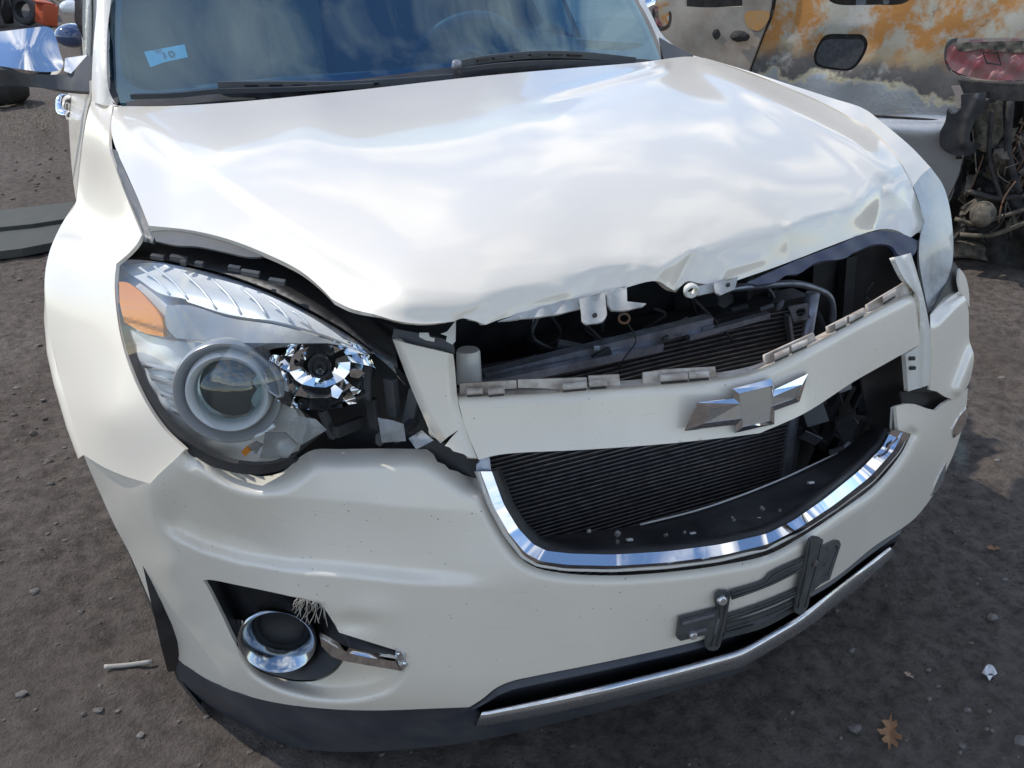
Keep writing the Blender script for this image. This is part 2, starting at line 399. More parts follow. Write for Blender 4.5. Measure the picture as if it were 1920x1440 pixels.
M_GLASS = glass("windshield_glass", (.20, .52, .78), 2.2, dirt=.004, dcol=(.5, .6, .7), gcol=(.62, .86, 1))  # gloss colour carries added blue for the reflected sky
M_LENS = glass("clear_lamp_lens", (.93, .95, .95), 1.62, .012, dirt=.03, dcol=(.75, .76, .72))
M_HAZE = glass("hazed_lamp_lens", (.7, .72, .72), 1.5, .10, dirt=.8, dcol=(.72, .735, .73))
M_BALL = glass("projector_glass", (.5, .62, .64), 1.75, .02, dirt=.03)
M_AMBER = mat("amber_reflector", (.74, .235, .003), .3, spec=.2, build=lambda t, b: (setattr(b.inputs["Emission Strength"], 'default_value', 0)))
# ================================================================== THE WHITE SUV
suv = thing("white_suv", "pearl white SUV with crumpled hood, broken headlight and torn bumper in the foreground", "car", (0, 2.2, 0))
# ---------------------------------------------------------------- hood
HOOD = [(214, 199, 1), (300, 199), (420, 193), (640, 172), (900, 143), (1080, 127), (1200, 117), (1290, 106), (1322, 109, 1), (1400, 137), (1470, 164), (1540, 194), (1600, 226), (1645, 256), (1683, 298), (1708, 345),
        (1724, 385), (1732, 418), (1726, 432, 1), (1704, 448, 1), (1690, 436), (1665, 429), (1640, 432), (1560, 460), (1480, 491), (1410, 516), (1350, 534), (1310, 531), (1290, 527), (1275, 538, 1), (1264, 545, 1), (1252, 538), (1238, 529), (1222, 527),
        (1150, 546), (1080, 561), (1000, 583), (940, 598), (910, 609, 1), (885, 600), (866, 597), (850, 603, 1), (800, 607), (750, 603), (700, 589), (655, 577), (622, 561, 1), (600, 538), (560, 506), (500, 476), (430, 449), (360, 432), (279, 423, 1), (262, 380), (240, 330), (215, 272), (208, 238)]
hood_dep = TPS([(214, 199, 'y', 1.33), (420, 193, 'y', 1.24), (640, 172, 'y', 1.2), (900, 143, 'y', 1.18), (1080, 127, 'y', 1.2), (1322, 109, 'y', 1.36), (1470, 164, 'x', .775), (1600, 226, 'x', .775), (1683, 298, 'x', .745), (1724, 385, 'x', .70),
                (1704, 448, 'y', .335), (1640, 432, 'y', .30), (1560, 460, 'y', .235), (1480, 491, 'y', .195), (1410, 516, 'y', .165), (1264, 545, 'y', .11), (1150, 546, 'y', .11), (1000, 583, 'y', .085), (910, 609, 'y', .075), (800, 607, 'y', .10), (700, 589, 'y', .15), (622, 561, 'y', .215), (500, 476, 'y', .38), (360, 432, 'y', .52), (279, 423, 'y', .61),
                (215, 272, 'y', 1.05), (240, 330, 'y', .87),
                (900, 527, 'y', .115), (1050, 505, 'y', .125), (1200, 470, 'y', .16), (1350, 440, 'y', .20), (1480, 408, 'y', .25), (1600, 372, 'y', .31), (760, 520, 'y', .145), (1690, 330, 'y', .44),
                (0, .95, 1.125), (0, .6, 1.095), (0, .35, 1.05), (-.4, .95, 1.115), (-.4, .6, 1.08), (-.4, .35, 1.04), (.4, .95, 1.12), (.4, .65, 1.085), (-.6, .75, 1.075), (.6, .75, 1.06), (.55, .5, 1.0), (-.15, .22, 1.01), (.2, .3, 1.015)], reg=4e-2)
cr_l = np.array([(225, 212), (300, 262), (400, 328), (500, 400), (590, 462), (660, 505), (740, 545)], float)
cr_r = np.array([(1245, 124), (1130, 152), (1040, 175), (985, 191)], float)
cr_r2 = np.array([(1330, 125), (1430, 178), (1520, 225), (1600, 272), (1660, 320)], float)
def hood_relief(P):
    x, y = P[:, 0], P[:, 1]; c = cy(cr_l)(x); s = y-c                      # below the left crease the sheet drops away
    d = -.010*ss(s, -14, 26)*ss(x, 225, 330)*(1-ss(x, 640, 760))
    d += .006*np.exp(-(dist(P, cr_r)/9)**2)*ss(x, 960, 1100)
    d += .006*np.exp(-(dist(P, cr_r2)/22)**2)
    s = y-cy([(600, 520), (760, 545), (900, 548), (1000, 530), (1150, 497), (1300, 470), (1450, 440), (1600, 388), (1700, 330)])(x); d -= .022*ss(s, -8, 75)*ss(x, 640, 800)
    # buckles along the crushed front edge
    for (a, b, w, h, k) in [(1235, 505, 60, 26, .010), (1290, 500, 26, 30, -.010), (1355, 500, 50, 22, .008), (910, 575, 50, 30, .008), (985, 565, 60, 18, -.006), (1150, 520, 70, 22, -.005), (760, 575, 90, 18, .006),
                            (1475, 425, 60, 20, .006), (1560, 420, 50, 22, -.006), (1655, 395, 30, 40, -.010), (1690, 410, 22, 40, .008)]:
        d += .4*k*np.exp(-((x-a)/w)**2-((y-b)/h)**2)
    for L_, w_, k in [([(1228, 530), (1242, 503), (1300, 470)], 26, .0055), ([(1264, 545), (1282, 508), (1296, 480)], 14, -.006), ([(1340, 536), (1362, 506), (1425, 488)], 24, .0055), ([(905, 608), (960, 574), (1060, 546)], 24, .005), ([(850, 604), (885, 588), (910, 575)], 14, -.003), ([(1655, 348), (1648, 390), (1640, 434)], 30, -.008), ([(1655, 348), (1700, 322)], 26, -.005), ([(1658, 350), (1700, 385), (1722, 420)], 24, .007), ([(1475, 425), (1510, 405), (1560, 396)], 20, .004), ([(1480, 492), (1478, 450), (1470, 425)], 22, -.003), ([(1100, 556), (1120, 520), (1180, 500)], 26, -.003)]:
        q_ = np.clip(1-dist(P, np.array(L_, float))/w_, 0, 1); d += .62*k*q_*(.35+.65*q_)
    return d
hood = panel("hood", HOOD, hood_dep, M_HOOD, suv, step=5, relief=hood_relief, thick=.010, angle=60, label="crumpled white hood bent up along its front edge")
# ---------------------------------------------------------------- fender, left in the picture
FENDER = [(172, 188, 1), (211, 198, 1), (206, 240), (205, 277), (220, 325), (243, 385), (266, 440, 1), (257, 457), (240, 476), (218, 495, 1), (215, 530), (218, 580), (228, 640), (247, 700), (274, 756), (308, 806), (347, 843, 1), (324, 865), (300, 887), (281, 907, 1),
          (235, 893), (195, 876), (157, 853, 1), (135, 790), (112, 710), (96, 640), (86, 570), (84, 520), (92, 475), (108, 435), (125, 405), (143, 378, 1), (148, 330), (156, 260), (164, 215)]
fender_dep = TPS([(172, 188, 'y', 1.42), (211, 198, 'y', 1.33), (205, 277, 'y', 1.05), (243, 385, 'y', .75), (266, 440, 'y', .63), (218, 495, 'y', .645), (215, 530, 'y', .62), (228, 640, 'y', .53), (274, 756, 'y', .425), (347, 843, 'y', .345), (281, 907, 'y', .40), (157, 853, 'y', .565), (135, 790, 'y', .62), (112, 710, 'y', .70), (86, 570, 'y', .80), (84, 520, 'y', .84), (108, 435, 'y', .96), (143, 378, 'y', 1.2), (150, 300, 'y', 1.36), (160, 230, 'y', 1.42),
                  (165, 470, 'y', .80), (155, 620, 'y', .66), (200, 780, 'y', .50)], reg=1e-5)
def side_skirt(pts, dep, yz, R):
    """the flank that turns away from the camera: from the silhouette down to the wheel arch"""
    A = pts3(pts, dep); rows = [A]
    for k in (.25, .5, .75, 1.0):
        B = []
        for p in A:
            v = np.array([p[1]-yz[0], p[2]-yz[1]]); l = np.linalg.norm(v); q = v/l*(l+(min(R, l)-l)*k)
            B.append([p[0]-.012*math.sin(k*math.pi*.6)*1.0, yz[0]+q[0], yz[1]+q[1]])
        rows.append(B)
    return loft(rows)
fender = panel("fender", FENDER, fender_dep, M_PAINT, suv, step=7, thick=.006, angle=60, extra=side_skirt([(157, 853), (135, 790), (112, 710), (96, 640), (86, 570), (84, 520), (92, 475), (108, 435), (125, 405), (143, 378)], fender_dep, (.94, .37), .405))
# ---------------------------------------------------------------- bumper cover
TEAR_L = [(800, 842, 1), (812, 851, 1), (820, 866, 1), (834, 871, 1), (842, 880, 1), (858, 884, 1), (868, 890, 1), (888, 896, 1)]
TRIM_IN = [(893, 897), (915, 950), (945, 1005), (975, 1045), (1005, 1064), (1060, 1075), (1150, 1079), (1250, 1073), (1350, 1060), (1440, 1040), (1500, 1008), (1570, 962), (1640, 910), (1690, 850)]
BUMPER = [(157, 853, 1), (195, 876), (235, 893), (281, 907, 1), (300, 887), (324, 865), (347, 843, 1), (370, 836), (400, 850), (440, 880), (490, 893), (530, 884), (565, 855), (590, 843), (640, 842), (720, 841)]+TEAR_L+TRIM_IN+[(1708, 814, 1), (1684, 806, 1), (1680, 762, 1), (1700, 757, 1), (1716, 758, 1), (1735, 765, 1), (1755, 770, 1), (1768, 758, 1), (1790, 745, 1), (1815, 728, 1),
          (1810, 775), (1796, 830), (1775, 880), (1745, 935), (1715, 972), (1692, 990, 1), (1640, 1024), (1557, 1089), (1450, 1142), (1323, 1197), (1280, 1209), (1130, 1242), (1000, 1268), (960, 1277), (930, 1290), (905, 1310), (880, 1326, 1), (800, 1329), (700, 1332), (600, 1328), (500, 1314), (430, 1293), (380, 1270), (345, 1246), (325, 1226, 1), (300, 1170), (270, 1100), (240, 1032), (215, 985), (190, 930), (170, 885)]
FOG_HOLE = outline([(381, 1088, 1), (392, 1087), (450, 1098), (540, 1117), (600, 1132), (608, 1140, 1), (622, 1162), (636, 1186, 1), (690, 1203), (742, 1219, 1), (752, 1236, 1), (690, 1228), (650, 1232, 1), (627, 1260), (600, 1275), (560, 1278), (527, 1272), (480, 1254), (445, 1212), (415, 1152), (393, 1108)], 5)
class BDEP:
    def __init__(s, dy=0):
        s.e = ENV(dy)
        s.side = TPS([(157, 853, 'y', .565+dy), (190, 930, 'y', .575+dy), (215, 985, 'y', .575+dy), (240, 1032, 'y', .575+dy), (270, 1100, 'y', .58+dy), (300, 1170, 'y', .59+dy), (325, 1226, 'y', .60+dy), (281, 907, 'y', .40+dy), (300, 980, 'y', .415+dy), (320, 1060, 'y', .435+dy), (350, 1130, 'y', .445+dy), (380, 1200, 'y', .455+dy), (410, 1280, 'y', .47+dy), (347, 843, 'y', .345+dy), (380, 930, 'y', .335+dy), (410, 1030, 'y', .35+dy),
                      (450, 1000, 'y', .31+dy), (450, 1130, 'y', .365+dy), (500, 1060, 'y', .30+dy), (500, 1310, 'y', .40+dy), (450, 900, 'y', .275+dy), (560, 1000, 'y', .235+dy), (560, 1150, 'y', .27+dy), (600, 1310, 'y', .33+dy)], reg=2e-5)
        s.right = TPS([(1815, 728, 'y', .25+dy), (1800, 505, 'y', .345+dy), (1820, 640, 'y', .285+dy), (1796, 830, 'y', .235+dy), (1745, 935, 'y', .20+dy), (1692, 990, 'y', .165+dy), (1708, 814, 'y', .125+dy), (1640, 910, 'y', .09+dy), (1570, 962, 'y', .06+dy), (1790, 745, 'y', .215+dy), (1735, 765, 'y', .16+dy), (1680, 762, 'y', .125+dy), (1557, 1089, 'y', .075+dy), (1640, 1024, 'y', .125+dy), (1500, 1010, 'y', .025+dy),
                       (1600, 715, 'y', .085+dy), (1640, 582, 'y', .125+dy), (1722, 543, 'y', .19+dy), (1726, 645, 'y', .165+dy), (1708, 474, 'y', .23+dy), (1500, 780, 'y', .045+dy), (1500, 655, 'y', .06+dy), (1500, 1130, 'y', .03+dy), (1668, 1030, 'y', .15+dy)], reg=2e-5)
    def __call__(s, P):
        w = ss(P[:, 0], 380, 640); a = s.side(P); Q = P.copy(); Q[:, 0] = np.minimum(Q[:, 0], 1690); b = s.e(P); a2 = s.right(P); w2 = ss(P[:, 0], 1500, 1640)
        return a*(1-w)+(b*(1-w2)+a2*w2)*w
bump_dep = BDEP()
top_edge = curve([(347, 843), (370, 836), (400, 850), (440, 880), (490, 893), (530, 884), (565, 855), (590, 843), (640, 842), (720, 841), (800, 842), (886, 895)], 8)
shelf2 = cy([(240, 955), (297, 975), (330, 997), (380, 1021), (450, 1041), (540, 1056), (640, 1064), (760, 1077), (900, 1085), (1000, 1090)])
trim_line = curve([(888, 892)]+TRIM_IN+[(1708, 814)], 8)
fog_low = curve([(445, 1212), (480, 1254), (527, 1272), (560, 1278), (600, 1275), (627, 1260), (650, 1232), (752, 1240)], 8)
dish = outline([(440, 1205), (460, 1260), (505, 1293), (570, 1314), (640, 1321), (700, 1313), (745, 1293), (764, 1262), (756, 1238), (690, 1230), (600, 1240), (500, 1215)], 8)
def bump_relief(P):
    x, y = P[:, 0], P[:, 1]; d = np.zeros(len(P))
    q_ = np.clip(1-dist(P, top_edge)/44, 0, 1); d -= .046*q_*q_*(1.6-.6*q_)*ss(x, 335, 380)
    s = y-shelf2(x); A = ss(x, 285, 350)*(1-ss(x, 760, 960))
    up = np.where(s < -14, 1-np.clip((-s-14)/110, 0, 1)**1.5, 1-ss(s, -14, 20)); d -= .021*A*up
    q2 = np.clip(1-dist(P, trim_line)/20, 0, 1); d -= .011*q2*q2*(1.5-.5*q2)
    ins = inside(P, dish); dd = dist(P, dish, True); d -= np.where(ins & (y > 1190), .038*ss(dd, 0, 42), 0)
    d += .006*np.exp(-(((x-700)/50)**2+((y-1150)/30)**2))-.010*np.exp(-(((x-665)/40)**2+((y-1168)/18)**2))     # dent beside the fog lamp
    return d
bumper = panel("bumper_cover", BUMPER, bump_dep, M_BUMPER, suv, step=4.2, holes=[FOG_HOLE], relief=bump_relief, thick=.006, angle=60, label="torn white front bumper cover splashed with insect specks")
D = bump_dep                                             # depth of the fascia, also for everything set into it
def D_(dy): return BDEP(dy)
def rows3(*rows, n=None, step=10):
    """rows of (pixel polyline, depth offset) -> equally long 3D rows"""
    out = []; L = [crom([np.array(p, float) for p in r[0]], 6) for r in rows]
    n = n or max(4, int(np.linalg.norm(np.diff(np.array(L[0]), axis=0), axis=1).sum()/step))
    for l, r in zip(L, rows):
        l = np.array(l); d = np.append(0, np.cumsum(np.linalg.norm(np.diff(l, axis=0), axis=1))); q = np.linspace(0, d[-1], n+1)
        P = np.stack([np.interp(q, d, l[:, 0]), np.interp(q, d, l[:, 1])], 1); out.append(pts3(P, r[1]))
    return out
def rows3k(*rows, per=8):
    """the same with matching key points, so kinks stay in place"""
    out = []
    for r in rows:
        P = []
        for i in range(len(r[0])-1):
            a, b = np.array(r[0][i], float), np.array(r[0][i+1], float); P += [a+(b-a)*k/per for k in range(per)]
        P.append(np.array(r[0][-1], float)); P = np.array(P)
        for _ in range(2): P[1:-1] = P[1:-1]*.5+(P[:-2]+P[2:])*.25
        out.append(pts3(P, r[1]))
    return out
# ---------------------------------------------------------------- pieces of fascia either side of the grille
panel("bumper_side_piece", [(736, 636, 1), (768, 645), (850, 664, 1), (853, 690), (860, 760), (878, 815), (895, 860, 1), (880, 858, 1), (868, 851, 1), (850, 846, 1), (843, 839, 1), (834, 836, 1), (846, 821, 1), (861, 805, 1), (842, 818, 1), (826, 831, 1), (808, 812), (798, 790), (770, 725)], D_(-.012), M_BUMPER, suv, step=6, thick=.006,
      relief=lambda P: -.012*np.clip(1-dist(P, np.array([(850, 660), (858, 750), (878, 815), (897, 864)]))/14, 0, 1)-.012*np.clip(1-dist(P, np.array([(734, 634), (768, 720), (798, 790), (826, 833)]))/10, 0, 1), label="cracked white fascia piece between headlight and grille")
panel("trim_cap", [(735, 633, 1), (739, 616, 1), (800, 628), (850, 640, 1), (853, 663, 1), (768, 644)], D_(.006), M_GREYPL, suv, step=8, thick=.006)
panel("clip", [(786, 624, 1), (803, 624, 1), (806, 632, 1), (815, 634, 1), (814, 641, 1), (798, 638, 1), (786, 632, 1)], D_(-.002), M_RAW, suv, step=6)
panel("clip", [(826, 626, 1), (838, 622, 1), (846, 612, 1), (855, 600, 1), (854, 640, 1), (848, 646, 1), (836, 640, 1), (838, 630, 1)], D_(0), M_RAW, suv, step=6)
panel("bumper_side_piece", [(1744, 580, 1), (1768, 556), (1790, 539, 1), (1805, 551), (1815, 575), (1818, 640), (1826, 665), (1824, 690), (1815, 722), (1799, 744, 1), (1786, 749, 1), (1772, 744, 1), (1757, 734, 1), (1743, 731, 1), (1747, 680), (1745, 625)], D_(-.006), M_BUMPER, suv, step=6,
      relief=lambda P: -.03*np.clip(1-dist(P, np.array([(1740, 585), (1768, 556), (1792, 536)]))/30, 0, 1)+.012*np.exp(-(dist(P, np.array([(1828, 660), (1800, 730)]))/14)**2), label="torn white bumper corner behind the grille")
panel("bumper_flap", [(1799, 503, 1), (1808, 514), (1816, 540), (1818, 578, 1), (1810, 560), (1802, 548, 1), (1797, 525)], D_(.01), M_BUMPER, suv, step=5)
post = panel("grille_side_post", [(1676, 483, 1), (1708, 474, 1), (1722, 520), (1735, 570), (1744, 625), (1746, 680), (1742, 722, 1), (1703, 734, 1), (1698, 665, 1), (1722, 648, 1), (1723, 560), (1712, 545, 1), (1694, 520)], D_(.004), M_RAW, suv, step=6, thick=.008,
      relief=lambda P: .010*np.exp(-(dist(P, np.array([(1700, 480), (1728, 560), (1736, 640), (1734, 725)]))/9)**2))
for q in [(1711, 690), (1710, 672)]:
    V, F = box(pts3([q], D_(-.004))[0], (.010, .006, .006), frame_of((-.3, -1, .1))); obj("clip_slot", V, F, M_BLACK, post, smooth=False)
# ---------------------------------------------------------------- grille crossbar with clip flange
bar = panel("grille_crossbar", [(857, 744, 1), (1000, 738), (1200, 724), (1330, 713), (1402, 700, 1), (1450, 681), (1550, 631), (1640, 582), (1722, 543, 1), (1730, 600), (1726, 645, 1), (1660, 682), (1600, 716), (1510, 774), (1425, 812, 1), (1380, 818), (1250, 832), (1100, 843), (940, 852), (897, 862, 1), (872, 800)], D_(0), M_BUMPER, suv, step=6, thick=.006,
      relief=lambda P: -.010*np.clip(1-dist(P, np.array([(857, 742), (1000, 736), (1200, 722), (1330, 711), (1402, 698), (1450, 679), (1550, 629), (1640, 580), (1722, 541)]))/22, 0, 1)**2, label="white grille crossbar bowed forward, its upper chrome trim ripped off")
top = [(857, 744), (1000, 738), (1200, 724), (1330, 713), (1402, 700), (1450, 681), (1550, 631), (1640, 582), (1722, 543)]
r = rows3((top, D_(.002)), ([(a+2, b-5) for a, b in top], D_(.012)), ([(a+4, b-13) for a, b in top], D_(.030)))
V, F = loft(r); obj("clip_flange", V, F, M_DIRTY, bar)
for k, q in enumerate([[(862, 719, 1), (968, 713, 1), (969, 728, 1), (940, 730, 1), (938, 738, 1), (862, 742, 1)], [(971, 712, 1), (1100, 708, 1), (1102, 729, 1), (1060, 732, 1), (1020, 728, 1), (971, 727, 1)], [(1104, 705, 1), (1161, 702, 1), (1163, 722, 1), (1104, 726, 1)],
                       [(1206, 699, 1), (1250, 693, 1), (1341, 688, 1), (1343, 706, 1), (1260, 715, 1), (1206, 720, 1)], [(1403, 692, 1), (1434, 680, 1), (1434, 666, 1), (1526, 624, 1), (1530, 638, 1), (1470, 668, 1), (1405, 700, 1)], [(1552, 613, 1), (1622, 577, 1), (1624, 590, 1), (1590, 608, 1), (1554, 628, 1)], [(1626, 572, 1), (1690, 533, 1), (1708, 520, 1), (1712, 545, 1), (1628, 588, 1)]]):
    panel("clip_tab", q, D_(.012), M_DIRTY, bar, step=8, thick=.004)
for (x0, y0, x1, y1) in [(875, 733, 905, 731), (915, 733, 946, 730), (1055, 724, 1100, 720), (1105, 718, 1138, 716), (1238, 708, 1290, 704), (1292, 703, 1330, 700), (1452, 668, 1480, 656), (1484, 652, 1514, 640), (1566, 610, 1588, 600), (1592, 597, 1620, 583), (1655, 560, 1680, 546)]:
    V, F = loft(rows3(([(x0, y0-5), (x1, y1-5)], D_(.004)), ([(x0, y0+3), (x1, y1+3)], D_(-.006)), ([(x0+1, y0+8), (x1+1, y1+8)], D_(-.002)), n=4)); obj("clip_hook", V, F, M_DIRTY, bar)
    V, F = loft(rows3(([(x0+1, y0+8), (x1-1, y1+8)], D_(-.004)), ([(x0+1, y0+12), (x1-1, y1+12)], D_(.004)), n=2)); obj("clip_slot", V, F, M_BLACK, bar)
# ---------------------------------------------------------------- emblem
OUT = [(1283, 808), (1307, 754), (1375, 746), (1372, 728), (1448, 708), (1452, 729), (1517, 698), (1500, 754), (1453, 771), (1453, 796), (1377, 813), (1379, 798)]
INN = [(1322, 794), (1333, 766), (1388, 757), (1386, 738), (1447, 723), (1449, 744), (1504, 721), (1492, 747), (1446, 763), (1446, 789), (1393, 801), (1392, 785)]
def emb_dep(dy): return TPS([(1283, 808, 'x', -.125), (1300, 760, 'x', -.118), (1412, 757, 'y', .026+dy), (1385, 730, 'y', .03+dy), (1447, 715, 'y', .03+dy), (1385, 805, 'y', .020+dy), (1450, 790, 'y', .02+dy), (1510, 710, 'y', .04+dy), (1496, 750, 'y', .038+dy), (1300, 790, 'y', .036+dy)], reg=1e-3)
A = pts3(OUT, emb_dep(.004)); B = pts3([(a+(c-a)*.12, b+(d-b)*.12) for (a, b), (c, d) in zip(OUT, INN)], emb_dep(-.008)); C = pts3(INN, emb_dep(-.013)); G = pts3([(a+(c-a)*1.06, b+(d-b)*1.06) for (a, b), (c, d) in zip(OUT, INN)], emb_dep(-.010))
V, F = loft([A, B, C, G], True); emblem = obj("emblem", V, F, M_CHROME, bar, smooth=False, label="chrome bow-tie emblem on the crossbar")
faces = [[0, 1, 2, 11], [2, 3, 10, 11], [3, 4, 9, 10], [4, 5, 8, 9], [5, 6, 7, 8]]
M_EMB = mat("worn_emblem_face", (.5, .46, .41), .4, .75, build=grime((.50, .47, .43), (.36, .36, .37), 38, .3, .5))
obj("emblem_face", pts3(INN, emb_dep(-.0115)), faces, M_EMB, emblem, smooth=False)
# ---------------------------------------------------------------- chrome trim round the lower grille
O = [(889, 884), (914, 950), (944, 1005), (976, 1046), (1007, 1063), (1060, 1071), (1150, 1073), (1250, 1067), (1350, 1054), (1440, 1032), (1500, 1001), (1570, 956), (1640, 903), (1688, 848), (1705, 814)]
I = [(922, 884), (944, 945), (971, 990), (999, 1020), (1025, 1033), (1070, 1038), (1150, 1040), (1250, 1034), (1350, 1021), (1438, 1001), (1488, 976), (1548, 934), (1613, 881), (1655, 838), (1671, 807)]
R1 = [(a+(c-a)*.36, b+(d-b)*.36) for (a, b), (c, d) in zip(O, I)]
R0 = [(a+(c-a)*.10, b+(d-b)*.10) for (a, b), (c, d) in zip(O, I)]
def D_lr(a, b):                                                # offset a in the middle, b along the far leg
    f0, f1 = D_(a), D_(b)
    return lambda P: f0(P)*(1-ss(np.asarray(P)[:, 0], 1330, 1660))+f1(P)*ss(np.asarray(P)[:, 0], 1330, 1660)
r = rows3k((O, D_(.004)), (R0, D_(-.003)), (R1, D_(-.011)), (I, D_lr(-.002, .016)), (I, D_(.035)))
V, F = loft(r); trim = obj("grille_trim", V, F, M_CHROME, suv, angle=22, label="chrome trim along the lower grille edge")
panel("trim_end", [(1670, 808, 1), (1684, 806, 1), (1706, 814, 1), (1700, 828, 1), (1668, 815, 1)], D_(-.008), M_CHROME, trim, step=6)
panel("trim_end", [(893, 872, 1), (905, 856, 1), (918, 858, 1), (921, 884, 1), (905, 892, 1), (893, 890, 1)], D_(.004), M_STEEL, trim, step=6)
J = [(940, 878), (962, 940), (988, 982), (1014, 1006), (1040, 1018), (1080, 1023), (1155, 1024), (1250, 1018), (1350, 1004), (1432, 984), (1480, 958), (1537, 917), (1598, 868), (1640, 826), (1655, 800)]
V, F = loft(rows3k((I, D_(.026)), ([(a+(c-a)*.5, b+(d-b)*.5) for (a, b), (c, d) in zip(I, J)], D_(.03)), (J, D_(.07)))); obj("grille_inner_frame", V, F, M_BLACK, suv)
# flexible air dam below the condenser
K = [(1000, 1008), (1100, 997), (1200, 984), (1320, 953), (1450, 905), (1570, 850), (1645, 790)]; K2 = [(1020, 1025), (1100, 1034), (1200, 1034), (1320, 1022), (1440, 998), (1550, 930), (1655, 820)]
r = rows3((K, D_(.155)), ([(a*.5+c*.5, b*.5+d*.5) for (a, b), (c, d) in zip(K, K2)], D_(.10)), (K2, D_(.05))); V, F = loft(r); dam = obj("air_dam", V, F, M_BLACK, suv)
V, F = tube(pts3(curve([(1200, 984), (1320, 953), (1450, 905), (1570, 850)], 14), D_(.150)), .0018, 6); obj("edge_strip", V, F, M_RAW, dam)
for (a, b) in [(1298, 1000), (1180, 1012), (1420, 972), (1520, 905)]:
    c = pts3([(a, b)], D_(.09))[0]; V, F = box(c, (.010, .004, .009), frame_of((-.2, -.9, .5)), .001); obj("clip", V, F, M_RAW, dam)
# ---------------------------------------------------------------- lower intake, chrome strip, cladding
LOW = [(880, 1327), (905, 1311), (930, 1291), (960, 1278), (1000, 1269), (1130, 1243), (1280, 1210), (1323, 1198), (1450, 1143), (1557, 1090), (1640, 1025), (1692, 991)]
UP = [(898, 1345), (922, 1336), (945, 1331), (970, 1325), (1005, 1318), (1130, 1290), (1280, 1254), (1323, 1243), (1450, 1191), (1557, 1117), (1630, 1061), (1677, 1022)]
L2 = [(a+(c-a)*.30, b+(d-b)*.30) for (a, b), (c, d) in zip(LOW, UP)]
V, F = loft(rows3k((LOW, D_(.004)), (L2, D_(-.004)), ([(a+(c-a)*.36, b+(d-b)*.36) for (a, b), (c, d) in zip(LOW, UP)], D_(.030)), ([(a+(c-a)*.8, b+(d-b)*.8) for (a, b), (c, d) in zip(LOW, UP)], D_(.050)), (UP, D_(.02)))); obj("lower_intake", V, F, M_LOWER, suv, angle=35)
SU = [(904, 1335), (1000, 1315), (1130, 1286), (1280, 1249), (1391, 1218), (1499, 1155), (1599, 1078), (1668, 1025)]
SL = [(891, 1363), (1000, 1345), (1130, 1317), (1280, 1281), (1398, 1249), (1514, 1178), (1614, 1098), (1679, 1039)]
w = lambda f: [(a+(c-a)*f, b+(d-b)*f) for (a, b), (c, d) in zip(SU, SL)]
V, F = loft(rows3k((SU, D_(.02)), (SU, D_(-.001)), (w(.45), D_(-.007)), (w(.6), D_(-.007)), (SL, D_(.002)), (SL, D_(.03)))); obj("skid_strip", V, F, M_CHROMED, suv, label="thin chrome strip under the lower intake")
CL = [(325, 1227, 1), (345, 1247), (380, 1271), (430, 1294), (500, 1315), (600, 1329), (700, 1333), (800, 1330), (880, 1327, 1), (900, 1338, 1), (890, 1361, 1), (1000, 1344), (1130, 1316), (1280, 1281), (1398, 1249, 1), (1395, 1256), (1280, 1292), (1130, 1334), (1000, 1366), (900, 1388), (800, 1402), (700, 1409), (600, 1408), (520, 1396), (450, 1372), (390, 1340), (350, 1300), (333, 1262)]
panel("lower_cladding", CL, D_(.004), M_LOWER, suv, step=8, relief=lambda P: -.05*ss(P[:, 1]-cy([(325, 1227), (500, 1315), (700, 1333), (880, 1340), (1400, 1245)])(P[:, 0]), 30, 110)+.004*(1-np.clip(dist(P, np.array([(345, 1250), (430, 1297), (600, 1333), (880, 1331)]))/8, 0, 1)), thick=.006)
# wheel arch liner along the bumper's rear edge and the wheel
E1 = [(190, 930), (215, 985), (240, 1032), (270, 1100), (300, 1170), (325, 1226), (345, 1290), (390, 1345)]
A = pts3(E1, D_(0.0)); r = [A+np.array([.003, .004, 0]), A+np.linspace(0, 1, len(A))[:, None]*np.array([-.010, 0, 0])+np.array([-.002, .03, -.0]), A+np.linspace(0, 1, len(A))[:, None]*np.array([-.006, 0, 0])+np.array([.01, .07, 0]), A+np.array([.10, .10, 0])]; V, F = loft(r); obj("wheel_arch_liner", V, F, M_BLACK, suv)
rows = []
for a in np.linspace(-.75, math.pi*.95, 28): rows.append([(-.868, .95-.415*math.cos(a), .352+.415*math.sin(a)), (-.80, .95-.425*math.cos(a), .352+.425*math.sin(a)), (-.55, .95-.425*math.cos(a), .352+.425*math.sin(a)), (-.54, .95, .352)])
obj("inner_arch_sun_block", *loft(rows), M_BLACK, suv)  # inner arch added to stop sun leaking through onto the bumper
wheel = obj("tyre", *lathe([(.20, -.09), (.31, -.105), (.345, -.09), (.352, -.05), (.352, .05), (.345, .09), (.31, .105), (.20, .09)], (-.765, .95, .352), (-1, 0, 0), 48), M_RUBBER, suv, label="black front tyre in the wheel arch")
obj("rim", *lathe([(.02, .06), (.08, .065), (.15, .05), (.20, .07), (.205, .09), (.21, .085), (.205, -.08)], (-.765, .95, .352), (-1, 0, 0), 40), M_SILVER, wheel)
